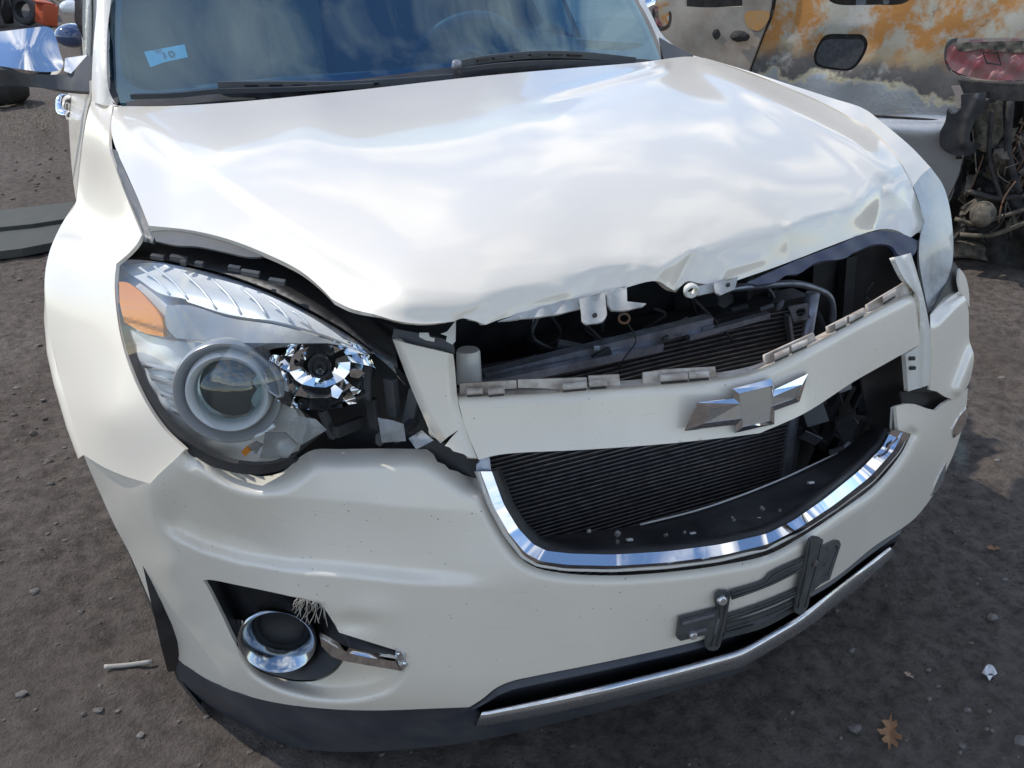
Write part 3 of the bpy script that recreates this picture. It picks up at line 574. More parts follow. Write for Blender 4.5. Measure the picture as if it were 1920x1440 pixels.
# ---------------------------------------------------------------- number plate bracket
def bit(name, q, dy, th, par, mt=M_BRKT): return panel(name, q, D_(dy), mt, par, step=9, thick=th, angle=40)
pb = bit("plate_bracket", [(1274, 1160, 1), (1345, 1143, 1), (1342, 1130), (1344, 1114), (1358, 1109), (1370, 1112, 1), (1366, 1140), (1352, 1205), (1348, 1217), (1330, 1220), (1322, 1212, 1), (1327, 1190, 1), (1276, 1202, 1), (1269, 1196, 1)], -.010, .005, suv)
pb["label"] = "empty dark grey number plate bracket"
for q, dy in [([(1371, 1110, 1), (1440, 1087), (1444, 1079), (1516, 1044, 1), (1514, 1064, 1), (1446, 1098), (1373, 1125, 1)], -.014),
          ([(1516, 1020, 1), (1521, 1009), (1531, 1005), (1544, 1012, 1), (1536, 1060), (1522, 1105), (1513, 1142), (1503, 1153), (1490, 1148, 1), (1498, 1100), (1510, 1055)], -.020),
          ([(1544, 1024, 1), (1572, 1012), (1577, 1021, 1), (1556, 1087, 1), (1540, 1095), (1518, 1114, 1), (1530, 1065)], -.012),
          ([(1364, 1155, 1), (1432, 1132), (1500, 1104, 1), (1497, 1115, 1), (1432, 1143), (1362, 1167, 1)], -.014), ([(1361, 1172, 1), (1430, 1151), (1496, 1123, 1), (1494, 1133, 1), (1430, 1162), (1359, 1184, 1)], -.010), ([(1358, 1187, 1), (1430, 1166), (1493, 1137, 1), (1490, 1147, 1), (1430, 1178), (1356, 1198, 1)], -.006)]:
    bb = bit("bracket_bar", q, dy*.62, .004, pb)
for q, dy in [([(1374, 1114), (1442, 1091), (1446, 1083), (1512, 1050)], -.0165), ([(1374, 1121), (1446, 1095), (1512, 1062)], -.0165), ([(1366, 1158), (1432, 1136), (1498, 1108)], -.0165), ([(1364, 1165), (1432, 1141), (1497, 1113)], -.0165), ([(1361, 1181), (1430, 1159), (1494, 1131)], -.0125), ([(1348, 1118), (1350, 1160), (1334, 1212)], -.0185), ([(1364, 1118), (1358, 1160), (1344, 1212)], -.0185), ([(1521, 1018), (1512, 1070), (1497, 1140)], -.0225), ([(1540, 1020), (1530, 1065), (1510, 1138)], -.0225), ([(1276, 1163), (1340, 1147)], -.0185), ([(1550, 1030), (1570, 1020), (1552, 1080)], -.0145), ([(1545, 1060), (1562, 1050)], -.0145)]:
    obj("bracket_rib", *tube(pts3(curve(q, 10), D_(dy*.62)), .0012, 6), M_BRKT, pb)
for q in [[(1280, 1166, 1), (1340, 1150, 1), (1340, 1156, 1), (1280, 1172, 1)], [(1305, 1183, 1), (1325, 1178, 1), (1325, 1183, 1), (1305, 1188, 1)], [(1345, 1162, 1), (1350, 1160, 1), (1344, 1188, 1), (1339, 1190, 1)]]:
    bit("bracket_slot", q, -.0118, .002, pb, M_STEEL)
for (a, b), rr in [((1354, 1126), .008), ((1300, 1191), .007), ((1527, 1055), .006)]:
    c = pts3([(a, b)], D_(-.014))[0]; obj("screw", *lathe([(rr, -.006), (rr, .002), (rr*.7, .005), (.0005, .005)], c, (-.25, -.95, .15), 14), M_CHROMED if b > 1100 else M_RUST, pb, angle=40)
# ---------------------------------------------------------------- fog lamp recess
A = pts3(FOG_HOLE, D); ctr = A.mean(0); deep = []
for k, s_ in ((.012, .99), (.04, .95), (.075, .85), (.095, .55)): deep.append(ctr+(A-ctr)*s_+np.array([.01, k, .012]))
V, F = loft([A+np.array([0, .004, 0])]+deep, True, caps=False); n = len(A); V = np.concatenate([V, [deep[-1].mean(0)]]); F += [[len(V)-1, 4*n+i, 4*n+(i+1) % n] for i in range(n)]
recess = obj("fog_lamp_recess", V, F, M_BLACK, suv)
M_FOG = mat("smoky_chrome", (.42, .46, .50), .14, 1.0)
fc = pts3([(520, 1203)], D_(.006))[0]; fn = np.array([-.38, -.91, .05])
fog = obj("fog_lamp_bezel", *lathe([(.046, -.055), (.058, -.03), (.063, -.006), (.0635, .0), (.0615, .003), (.058, .001), (.045, -.020), (.039, -.032), (.038, -.06)], fc, fn, 56), M_FOG, suv, angle=50, label="silver fog lamp bezel with an empty lamp hole")
obj("lamp_hole", *lathe([(.0385, -.040), (.036, -.055), (.0005, -.056)], fc, fn, 32), M_BLACK, fog)
W0 = [(598, 1183), (627, 1201), (652, 1214), (690, 1222), (742, 1232)]; W1 = [(600, 1195), (627, 1212), (655, 1225), (692, 1233), (741, 1240)]; W2 = [(603, 1212), (622, 1231), (642, 1239), (692, 1248), (752, 1258)]
V, F = loft(rows3k((W0, D_(.004)), (W1, D_(-.006)), (W2, D_(-.003)), (W2, D_(.012)))); obj("bezel_wing", V, F, M_CHROME, fog, angle=25)
V, F = loft(rows3k(([(408, 1150), (430, 1160), (455, 1163)], D_(.030)), ([(410, 1160), (432, 1171), (458, 1176)], D_(.026)), ([(414, 1172), (436, 1183), (462, 1190)], D_(.028)))); obj("bezel_wing", V, F, M_CHROME, fog, angle=25)
panel("bezel_clip", [(742, 1220, 1), (752, 1222, 1), (764, 1247, 1), (753, 1257, 1), (747, 1243, 1)], D_(-.004), M_CHROMED, fog, step=5, angle=20, relief=lambda P: .003*np.sin(P[:, 0]*.9)*np.cos(P[:, 1]*.7))
parts = []
for i in range(34):
    a = np.array([random.uniform(556, 612), 0]); a[1] = 1122+(a[0]-556)*.17; b = a+np.array([random.uniform(-16, 6), random.uniform(14, 46)*(1 if i > 8 else .4)]); mdl = (a+b)/2+np.array([random.uniform(-6, 6), 0])
    parts.append(tube(pts3(curve([a, mdl, b], 8), D_(-.004+random.uniform(-.006, .01))), random.uniform(.0004, .0009), 4))
obj("torn_plastic_fibres", *join(*parts), mat("pale_fibre", (.5, .45, .38), .8), bumper, kind="stuff")
# second fog lamp, seen edge-on past the far corner
panel("fog_lamp_bezel", [(1786, 805, 1), (1800, 780), (1816, 762, 1), (1812, 790), (1800, 812), (1788, 822, 1)], D_(-.004), M_CHROME, suv, step=6)
panel("bumper_reflector", [(1746, 930, 1), (1760, 895), (1774, 868, 1), (1772, 890), (1758, 920)], D_(-.004), M_CHROMED, suv, step=6)
# ---------------------------------------------------------------- headlight, left in the picture
LD = TPS([(218, 495, 'y', .64), (215, 530, 'y', .615), (228, 640, 'y', .525), (274, 756, 'y', .425), (347, 843, 'y', .35), (430, 868, 'y', .295), (500, 872, 'y', .245), (545, 858, 'y', .22), (612, 805, 'y', .19), (757, 715, 'y', .135), (690, 657, 'y', .17), (620, 610, 'y', .22), (520, 558, 'y', .30), (400, 513, 'y', .43), (290, 490, 'y', .565), (430, 725, 'y', .265), (400, 620, 'y', .345), (560, 650, 'y', .22), (330, 560, 'y', .44), (330, 720, 'y', .365)], reg=1e-4)
def LDo(o): return lambda P: LD(np.asarray(P, float))+o
hl = panel("headlight", [(212, 495, 1), (235, 482), (290, 484), (400, 507), (520, 550), (640, 615), (700, 655), (745, 690), (775, 730), (805, 800), (826, 838), (826, 862, 1), (700, 868), (600, 880), (540, 890), (480, 897), (420, 885), (345, 850, 1), (300, 800), (268, 757), (240, 700), (221, 640), (211, 580), (208, 530)], LDo(.165), M_BLACK, suv, step=10, thick=.004, label="broken headlight with its clear lens cracked open")
panel("lens_seal", [(212, 495, 1), (219, 497, 1), (217, 525), (221, 565), (231, 630), (252, 692), (282, 751), (322, 800), (372, 841), (420, 864), (470, 872), (510, 870), (548, 859, 1), (556, 866, 1), (520, 884), (470, 890), (415, 880), (345, 848), (300, 800), (268, 757), (240, 700), (221, 640), (211, 580), (209, 530)], LDo(.014), M_BLACK, hl, step=7, thick=.01)
LENS = [(218, 497, 1), (235, 488), (290, 490), (340, 499), (400, 513), (460, 532), (520, 557), (580, 587), (640, 621), (690, 655), (735, 693), (764, 726, 1), (745, 706, 1), (738, 684, 1), (717, 670, 1), (700, 660, 1), (680, 653, 1), (664, 660, 1), (640, 648, 1), (613, 643, 1), (560, 644), (500, 645, 1), (470, 655, 1), (490, 668), (517, 687), (537, 717), (547, 750), (567, 770), (593, 788), (613, 806, 1), (583, 830), (550, 858, 1), (510, 869), (470, 871), (420, 863), (370, 841), (320, 800), (280, 751), (250, 692), (229, 630), (219, 565), (215, 525)]
panel("lens", LENS, LD, M_LENS, hl, step=9, thick=0, label="clear lens, cracked away at its inner end")
M_REFL = mat("ribbed_silver_reflector", (.74, .74, .73), .34, .12)
M_BEZ = mat("plated_bezel", (.70, .71, .73), .16, .7)
drl = panel("upper_reflector", [(222, 502, 1), (300, 498), (400, 521), (480, 545), (560, 582), (620, 618), (660, 648, 1), (600, 625), (520, 603), (430, 590), (352, 566, 1), (348, 560, 1), (300, 550), (262, 525)], LDo(.020), M_REFL, hl, step=8, relief=lambda P: -.02*ss(P[:, 1]-cy([(222, 500), (300, 498), (400, 521), (480, 545), (560, 582), (660, 640)])(P[:, 0]), 50, -5))
for (a, b) in [((262, 502), (318, 552)), ((290, 500), (352, 560)), ((340, 508), (405, 578)), ((398, 524), (452, 588)), ((452, 540), (500, 592)), ((500, 560), (545, 604)), ((545, 582), (582, 614))]:
    V, F = tube(pts3(curve([a, ((a[0]+b[0])/2+3, (a[1]+b[1])/2-3), b], 10), LDo(.0185)), .0020, 6); obj("rib", V, F, M_REFL, drl)
M_RINGG = mat("pale_grey_ring", (.34, .35, .36), .25, .4)
M_SMOKE = mat("smoked_grey_bezel", (.20, .20, .20), .3, .3, build=grime((.34, .34, .34), (.20, .20, .20), 20, .2, .4))
panel("grey_bezel", [(312, 573, 1), (352, 572), (430, 596), (520, 610), (600, 632), (690, 664), (640, 648), (613, 643, 1), (533, 643), (430, 642), (330, 634, 1), (310, 610)], LDo(.018), M_SMOKE, hl, step=8)
def amber_nodes(t, b):
    b.inputs["Emission Strength"].default_value = 0
panel("amber_reflector", [(223, 528, 1), (240, 530), (275, 560), (303, 598), (307, 631, 1), (270, 624), (233, 604, 1), (225, 570)], LDo(.012), M_AMBER, hl, step=6, thick=.006, angle=30, relief=lambda P: -.006*ss(P[:, 1]-cy([(225, 590), (307, 614)])(P[:, 0]), 2, 10), label="orange side reflector")
panel("lamp_back", [(219, 500, 1), (290, 493), (400, 516), (520, 560), (640, 625), (700, 664, 1), (640, 652), (560, 650), (500, 660), (535, 715), (550, 755), (575, 790), (560, 845, 1), (500, 866), (420, 860), (370, 838), (322, 797), (283, 749), (253, 692), (232, 630), (221, 565)], lambda P: LD(P)+.062+.045*ss(P[:, 0], 300, 380), M_REFL, hl, step=10, thick=.002)
panel("chrome_bezel", [(226, 612, 1), (300, 634), (360, 642), (430, 644), (480, 668), (515, 690), (536, 720), (546, 755), (560, 785), (540, 845, 1), (470, 866), (420, 860), (370, 838), (322, 797), (283, 749), (252, 692), (235, 640)], lambda P: LD(P)+.040+.045*ss(P[:, 0], 300, 380), M_REFL, hl, step=8, relief=lambda P: .004*np.abs(np.sin(P[:, 1]*.06+P[:, 0]*.02))-.006*ss(P[:, 0], 380, 300))
for (y0, x0, x1) in [(690, 262, 335), (715, 278, 336), (745, 296, 342), (775, 318, 352)]:
    V, F = loft(rows3(([(x0, y0-14), (x1, y0+2)], LDo(.042)), ([(x0+4, y0-6), (x1, y0+8)], LDo(.028)), ([(x0+8, y0), (x1+2, y0+14)], LDo(.042)), n=4)); obj("bezel_step", V, F, M_BEZ, hl, smooth=False)
pc = pts3([(430, 733)], LDo(.045))[0]; pn = np.array([-.33, -.93, .12]); pn /= np.linalg.norm(pn)
pj = obj("projector", *lathe([(.072, -.03), (.076, -.004), (.076, .008), (.0735, .012), (.070, .012), (.066, .006), (.060, -.004)], pc, pn, 56), M_RINGG, hl, angle=40, label="round projector lamp")
obj("projector_ring", *lathe([(.061, -.008), (.058, .010), (.055, .014), (.048, .006), (.045, -.008)], pc, pn, 56), M_REFL, pj, angle=40)
obj("projector_shutter", *lathe([(.045, -.02), (.0005, -.022)], pc, pn, 32), mat("shutter", (.035, .05, .055), .4, .3), pj)
obj("projector_lens", *lathe([(.045, .002), (.043, .010), (.037, .018), (.026, .0235), (.013, .0265), (.0005, .027)], pc+pn*-.002, pn, 48), M_BALL, pj)
V, F = tube(pts3(curve([(415, 818), (440, 822), (470, 821), (500, 810), (514, 797)], 8), LDo(.035)), .0032, 8); obj("light_guide", V, F, M_REFL, hl)
# high beam bowl, broken open
bc = pts3([(600, 697)], LDo(.075))[0]; bn = np.array([-.22, -.95, .18]); M_BOWL = mat("mirror_bowl", (.88, .89, .90), .03, 1)
V, F = lathe([(.052, .012), (.049, -.004), (.042, -.02), (.030, -.034), (.016, -.04)], bc, bn, 17, sx=1.45, sy=1.05); V = V+np.random.normal(0, .0009, V.shape); F = [f for f in F if random.random() > .02]; bowl = obj("high_beam_bowl", V, F, M_BOWL, hl, smooth=False, label="faceted mirror bowl of the high beam")
obj("bulb_socket", *lathe([(.017, -.04), (.016, -.022), (.012, -.018), (.010, -.024), (.0005, -.024)], bc, bn, 18), M_BLACK, bowl, angle=30)
obj("bulb", *lathe([(.005, -.03), (.005, .0), (.0035, .006), (.0005, .008)], bc, bn, 12), M_BALL, bowl)
for i in range(3):
    a, b = random.uniform(600, 700), random.uniform(690, 765); c = pts3([(a, b)], LDo(random.uniform(.03, .06)))[0]; V, F = extrude([(random.uniform(.004, .014)*math.cos(q), random.uniform(.004, .014)*math.sin(q)) for q in (0, 1.3, 2.6, 4.1, 5.2)], c, frame_of(np.array([random.uniform(-.7, .5), -1, random.uniform(-.4, .8)])), .001); obj("mirror_splinter", V, F, M_BOWL, bowl, smooth=False)
panel("broken_edge", [(640, 742, 1), (670, 750), (692, 740, 1), (690, 735, 1), (668, 744), (600, 742, 1)], LDo(.052), M_LENS, bowl, step=6, thick=0)
# splinters and clutter in the broken end
M_SHARD = glass("milky_shard", (.55, .57, .56), 1.5, .1, dirt=.75, dcol=(.55, .56, .55))
for q, o_, mt in [([(541, 790, 1), (560, 780, 1), (592, 786, 1), (613, 806, 1), (566, 834, 1), (545, 815, 1)], .006, M_SHARD), ([(497, 812, 1), (535, 812, 1), (558, 835, 1), (540, 858, 1), (487, 860, 1)], .016, M_SMOKE), ([(708, 783, 1), (735, 788, 1), (757, 795, 1), (761, 827, 1), (716, 830, 1)], .03, M_SHARD), ([(452, 848, 1), (462, 838, 1), (470, 846, 1), (460, 856, 1)], .02, M_AMBER),
                  ([(462, 838, 1), (480, 828, 1), (492, 835, 1), (480, 852, 1)], .025, M_SMOKE), ([(766, 822, 1), (790, 808, 1), (812, 826, 1), (780, 842, 1)], .03, M_SMOKE)]:
    panel("lens_shard", q, LDo(o_), mt, hl, step=8, thick=0 if mt is M_SHARD else .0025, relief=lambda P: .006*np.sin(P[:, 0]*.05)*np.sin(P[:, 1]*.06))
for (a, b, s_, o_) in [(655, 800, (.06, .012, .018), .10), (700, 775, (.010, .02, .05), .10), (735, 745, (.012, .02, .06), .105), (760, 805, (.05, .012, .012), .08), (725, 812, (.04, .01, .02), .09), (690, 720, (.008, .012, .05), .085), (615, 795, (.012, .012, .05), .09), (772, 770, (.012, .02, .07), .10)]:
    c = pts3([(a, b)], LDo(o_))[0]; V, F = box(c, s_, Euler((random.uniform(-.3, .3), random.uniform(-.3, .3), .5)).to_matrix(), .003); obj("broken_housing", V, F, random.choice([M_BLACK, M_GREYPL]), hl, smooth=False)
# ---------------------------------------------------------------- seals and flanges between hood, fender and headlight
panel("headlight_top_cover", [(232, 484, 1), (262, 447, 1), (282, 425, 1), (360, 435), (430, 452), (500, 479), (560, 510), (600, 541), (625, 566), (670, 590), (740, 612, 1), (742, 640, 1), (745, 690, 1), (690, 650), (640, 614), (580, 580), (520, 549), (400, 506), (290, 483)], lambda P: LD(P)+.06+.10*ss(-(P[:, 1]-cy([(232, 484), (400, 506), (520, 549), (640, 614), (745, 690)])(P[:, 0])), 8, 60), M_BLACK, suv, step=8, thick=.004)
for (a, b, l) in [(296, 482, 24), (336, 484, 30), (374, 495, 14), (440, 503, 20), (470, 512, 30), (520, 528, 26), (345, 492, 10)]:
    c = pts3([(a, b)], LDo(.02))[0]; V, F = box(c, (l*.0009, .008, .007), Euler((.2, .12, -.55)).to_matrix(), .001); obj("clip", V, F, M_GREYPL, hl, smooth=False)
panel("fender_gap_seal", [(204, 276, 1), (218, 282, 1), (243, 340), (282, 424, 1), (290, 440), (286, 456, 1), (262, 452, 1), (262, 440), (240, 385), (218, 325)], lambda P: fender_dep(P)+.022, M_GREYPL, suv, step=7, thick=.004, relief=lambda P: .006*np.exp(-(dist(P, np.array([(222, 320), (262, 410), (274, 450)]))/5)**2))
panel("hood_flange", [(281, 424, 1), (360, 434), (430, 451), (500, 478), (470, 482), (420, 472), (370, 462), (330, 460), (292, 452, 1)], lambda P: hood_dep(P)+.035, M_GREYPL, hood, step=8, thick=.003)
# ---------------------------------------------------------------- engine bay seen through the torn grille
def YP(y): return PLANE((0, y, 0), (0, 1, 0))
def q3(px, py, y): return at(px, py, y=y)
V, F = join(box((0, 1.10, .55), (1.4, .03, .72)), box((-.66, .80, .58), (.03, .50, .56)), box((.66, .80, .58), (.03, .50, .56)), box((0, .70, .27), (1.1, .68, .03)), box((0, .74, .60), (.9, .5, .5)), box((-.52, .42, .45), (.2, .03, .4)), box((.50, .42, .45), (.24, .03, .4)))
obj("engine_bay", V, F, M_BLACK, suv, smooth=False)  # bay walls coloured black so the inside stays in the dark
cond = obj("condenser", *box((-.04, .285, .555), (.74, .012, .49)), M_FIN, suv, smooth=False, label="dark condenser with rows of thin tubes behind the grille")
tb = tube([(-.41, .274, 0), (-.2, .274, .0), (0, .275, 0), (.17, .275, 0), (.322, .274, 0)], .0016, 6, up=(0, 1, 0))
z = .316; k = 0
while z < .80:
    V = tb[0]+np.array([0, 0, z]); V = V.copy(); V[:, 2] += .0012*np.sin(V[:, 0]*17+k*.7)+(.006*np.sin((V[:, 0]+.1)*5)*ss(np.array([z]), .6, .8)[0])
    obj("condenser_tube", V, tb[1], M_TUBE, cond); z += .0088; k += 1
for x in (-.42, .335):
    obj("condenser_tank", *tube([(x, .28, .30), (x, .28, .55), (x, .28, .82)], .013, 10, up=(0, 1, 0)), M_STEEL, cond)
def bar3(name, a, b, s_, mt, par=suv, tw=0):
    a, b = np.array(a), np.array(b); V, F = sweep([a, (a*2+b)/3, (a+2*b)/3, b], [(-s_[0]/2, -s_[1]/2), (s_[0]/2, -s_[1]/2), (s_[0]/2, s_[1]/2), (-s_[0]/2, s_[1]/2)]); return obj(name, V, F, mt, par, smooth=False)
bar3("tie_bar", q3(905, 708, .258), q3(1330, 602, .268), (.02, .020), M_STEEL); bar3("tie_bar", q3(900, 722, .235), q3(1240, 650, .25), (.012, .014), M_STEEL)
bar3("tie_bar", q3(1290, 632, .255), q3(1440, 590, .26), (.012, .010), M_STEEL)
bar3("radiator_top", q3(1000, 660, .38), q3(1500, 560, .40), (.05, .03), M_BLACK)
V, F = lathe([(.0005, .052), (.016, .052), (.018, .048), (.019, .0)], q3(880, 716, .235), (0, .05, 1), 20, up=(0, 1, 0)); obj("white_cap", V, F, M_RAW, suv, angle=40)
for a, b in [((1398, 520), (1396, 700)), ((1440, 545), (1438, 690)), ((1590, 480), (1580, 620))]:
    bar3("support", q3(*a, .42), q3(*b, .40), (.03, .02), M_BLACK)
pipe = tube(np.array(crom([q3(1372, 541, .34), q3(1430, 535, .335), q3(1490, 532, .33), q3(1530, 542, .33), q3(1554, 556, .33), q3(1561, 580, .33), q3(1557, 640, .33)], 5)), .0072, 12); obj("refrigerant_pipe", *pipe, M_STEEL, suv, label="bent grey metal pipe")
obj("hose", *tube(np.array(crom([q3(1520, 585, .37), q3(1535, 620, .36), q3(1530, 680, .35), q3(1560, 760, .35), q3(1540, 840, .35)], 5)), .016, 12), M_RUBBER, suv)
plate = panel("pipe_bracket", [(1479, 576, 1), (1515, 569, 1), (1519, 598, 1), (1488, 604, 1)], YP(.265), M_STEEL, suv, step=6, thick=.004, holes=[outline([(1495, 580), (1508, 578), (1511, 588), (1502, 594), (1493, 590)], 3)])
bar3("bracket_leg", q3(1476, 590, .268), q3(1484, 650, .268), (.014, .006), M_STEEL, plate)
for i, (a, b, y, s_) in enumerate([(1620, 500, .5, (.10, .05, .12)), (1540, 480, .55, (.12, .08, .10)), (1580, 700, .36, (.07, .05, .20)), (1620, 740, .34, (.06, .03, .07)), (1560, 860, .34, (.09, .05, .10)), (1640, 690, .36, (.06, .04, .10)), (1480, 860, .30, (.03, .02, .14)), (1320, 560, .45, (.10, .06, .08)), (1050, 640, .5, (.2, .1, .1)), (1600, 820, .30, (.05, .02, .10))]):
    V, F = box(q3(a, b, y), s_, Euler((.1*i, .07*i, .3*i)).to_matrix(), .006); obj("engine_part", V, F, [M_BLACK, M_GREYPL][i % 2], suv, smooth=False)
for p_ in [[(1090, 600), (1130, 640), (1165, 690)], [(1300, 560), (1340, 600), (1375, 640)], [(1600, 660), (1570, 700), (1580, 760)], [(1520, 800), (1550, 830), (1570, 800)]]:
    obj("wire", *tube(np.array(crom([q3(*p_[0], .30), q3(*p_[1], .27), q3(*p_[2], .25)], 6)), .0025, 6), M_RUBBER, suv)
obj("latch_cable", *tube(np.array(crom([q3(1178, 607, .20), q3(1192, 640, .20), q3(1170, 672, .20), q3(1160, 700, .22)], 6)), .0011, 6), M_RUBBER, suv)
ring = [q3(1170+10*math.cos(a), 597+9*math.sin(a), .20) for a in np.linspace(0, 2*math.pi, 20, endpoint=False)]
obj("cable_ring", *tube(ring, .0022, 6, closed=True, up=(0, 1, 0)), M_RUST, suv)
panel("dark_support_backing", [(1530, 440, 1), (1640, 425, 1), (1745, 440, 1), (1760, 700, 1), (1740, 900, 1), (1500, 900, 1)], YP(.43), M_BLACK, suv, step=20)  # dark backing added; its black colour supplies the shade behind the grille
panel("dark_support_backing", [(1600, 640, 1), (1716, 600, 1), (1712, 830, 1), (1640, 840, 1)], D_(.13), M_BLACK, suv, step=14)
for i in range(26):                                        # brackets, clips and plugs along the radiator support
    a = random.uniform(900, 1480); b = 715-(a-900)*.215+random.uniform(-34, 6); c = q3(a, b, random.uniform(.24, .34))
    V, F = box(c, (random.uniform(.01, .04), random.uniform(.005, .012), random.uniform(.006, .016)), Euler((random.uniform(-.4, .4), random.uniform(-.3, .3), random.uniform(-.4, .4))).to_matrix(), .0015); obj("small_bracket", V, F, random.choice([M_STEEL, M_BLACK, M_GREYPL, M_STEEL]), suv, smooth=False)
for i in range(9):
    a = random.uniform(950, 1640); y_ = random.uniform(.26, .42); p_ = [q3(a+random.uniform(-30, 30)*k, 560-(a-1300)*.12+34*k+random.uniform(-14, 14), y_) for k in range(4)]; obj("wire", *tube(np.array(crom(p_, 6)), random.uniform(.0016, .004), 6), random.choice([M_RUBBER, M_GREYPL, M_STEEL]), suv)
for i in range(14):
    a, b = random.uniform(1500, 1680), random.uniform(690, 900); V, F = box(q3(a, b, random.uniform(.22, .33)), np.random.uniform(.008, .05, 3)*np.array([1, .4, 1]), Euler(np.random.uniform(-.8, .8, 3)).to_matrix(), .002); obj("small_bracket", V, F, random.choice([M_STEEL, M_BLACK, M_GREYPL]), suv, smooth=False)
dbr = []; M_STONE0 = mat("grit", (.22, .2, .18), .9)
for i in range(9):
    a = random.uniform(1060, 1560); b = 1022-(max(0, a-1250))*.28-random.uniform(0, 32); c = pts3([(a, b)], D_(.07))[0]; dbr.append(box(c+np.array([0, 0, .004]), np.random.uniform(.002, .007, 3), Euler(np.random.uniform(-2, 2, 3)).to_matrix()))
obj("debris_in_tray", *join(*dbr), M_STONE0, dam, smooth=False, kind="stuff")
# brackets hanging from the hood
M_DULLW = mat("shade_greyed_white", (.42, .42, .40), .6, build=grime((.45, .45, .43), (.28, .27, .25), 25, .5, .7))  # white of the brackets greyed down, shade under the hood put into colour
hd = lambda o: (lambda P: hood_dep(P)+o)
for q, o_ in [([(935, 602, 1), (1000, 580), (1090, 556, 1), (1092, 578, 1), (1040, 590), (985, 597, 1), (950, 601, 1)], .02), ([(1086, 560, 1), (1134, 548, 1), (1138, 590, 1), (1130, 602), (1101, 608, 1), (1092, 602), (1090, 588, 1)], .012), ([(1136, 546, 1), (1175, 536, 1), (1176, 565, 1), (1212, 569, 1), (1205, 575, 1), (1170, 582), (1148, 582, 1), (1139, 570, 1)], .016),
              ([(1338, 532, 1), (1384, 518, 1), (1378, 542, 1), (1352, 553, 1), (1342, 548, 1)], .016), ([(1302, 538, 1), (1338, 530, 1), (1342, 546, 1), (1310, 554, 1)], .026)]:
    hb = panel("hood_bracket", q, hd(o_), M_DULLW, hood, step=7, thick=.003, relief=lambda P: .002*np.sin(P[:, 0]*.15))
for (a, b, o_) in [(1115, 591, .009), (1365, 534, .012)]:
    c = pts3([(a, b)], hd(o_))[0]; obj("bolt_hole", *lathe([(.0036, 0), (.0034, .001), (.0003, .001)], c, (-.2, -.95, .1), 12), M_BLACK, hood)
V, F = lathe([(.010, 0), (.012, .006), (.009, .012), (.006, .008), (.006, 0)], pts3([(1293, 541)], hd(.012))[0], (-.2, -.9, -.2), 20); obj("hood_stop", V, F, M_RAW, hood)
M_LINER = mat("blue_grey_liner", (.045, .055, .10), .6, build=grime((.035, .045, .085), (.07, .075, .11), 18, .5, .7))
panel("hood_liner", [(1400, 530, 1), (1480, 494), (1560, 463), (1640, 434), (1690, 438), (1722, 452, 1), (1716, 475), (1700, 488, 1), (1684, 478), (1672, 462), (1640, 458), (1600, 474, 1), (1585, 484), (1530, 492), (1500, 512), (1475, 516), (1455, 528), (1420, 534, 1)], hd(.035), M_LINER, hood, step=7, relief=lambda P: .004*np.sin(P[:, 0]*.11)*np.cos(P[:, 1]*.13), thick=.006)
# ---------------------------------------------------------------- far fender and hazed headlight
panel("fender", [(1322, 109, 1), (1400, 132), (1470, 155), (1560, 184), (1620, 204), (1657, 232), (1709, 276), (1745, 314, 1), (1728, 328), (1712, 352, 1), (1685, 298), (1647, 254), (1602, 224), (1540, 191), (1470, 161), (1400, 134)], TPS([(1322, 109, 'y', 1.37), (1470, 160, 'x', .782), (1600, 222, 'x', .785), (1657, 232, 'x', .87), (1709, 276, 'x', .86), (1745, 314, 'y', .53), (1712, 352, 'y', .45), (1620, 204, 'x', .87), (1560, 184, 'x', .86), (1685, 298, 'x', .76)], reg=1e-3), M_PAINT, suv, step=7, thick=.006)
rl = panel("headlight", [(1712, 350, 1), (1722, 376), (1733, 416, 1), (1725, 446), (1723, 480), (1730, 530), (1742, 592, 1), (1752, 572), (1776, 525), (1787, 482), (1779, 445, 1), (1786, 434, 1), (1782, 396), (1768, 347), (1745, 314, 1), (1728, 328)], TPS([(1712, 350, 'y', .45), (1733, 416, 'y', .37), (1724, 480, 'y', .31), (1742, 592, 'y', .265), (1776, 525, 'y', .33), (1787, 482, 'y', .36), (1782, 396, 'y', .46), (1745, 314, 'y', .53), (1755, 440, 'y', .36)], reg=1e-4), M_HAZE, suv, step=7, thick=0, label="hazed far headlight lens")
panel("lamp_body", [(1712, 350, 1), (1722, 376), (1733, 416, 1), (1723, 480), (1742, 592, 1), (1776, 525), (1787, 482), (1782, 396), (1768, 347), (1745, 314, 1), (1728, 328)], TPS([(1712, 350, 'y', .50), (1733, 416, 'y', .43), (1724, 480, 'y', .36), (1742, 592, 'y', .31), (1776, 525, 'y', .38), (1787, 482, 'y', .42), (1782, 396, 'y', .52), (1745, 314, 'y', .58)], reg=1e-4), mat("lamp_grey", (.35, .36, .35), .4, .3), rl, step=9)
panel("corner_gap", [(1744, 590, 1), (1776, 530, 1), (1788, 490, 1), (1800, 508, 1), (1802, 550, 1), (1790, 545, 1), (1768, 560, 1)], D_(.045), M_BLACK, suv, step=8)
panel("tear_backing", [(1690, 735, 1), (1800, 735, 1), (1800, 775, 1), (1690, 775, 1)], D_(.05), M_BLACK, suv, step=12)
panel("tear_backing", [(780, 815, 1), (900, 850, 1), (905, 905, 1), (800, 880, 1)], D_(.06), M_BLACK, suv, step=12)
panel("grille_side_inner", [(1674, 764, 1), (1700, 757, 1), (1704, 808, 1), (1672, 806, 1)], D_(.02), M_RAW, suv, step=10)
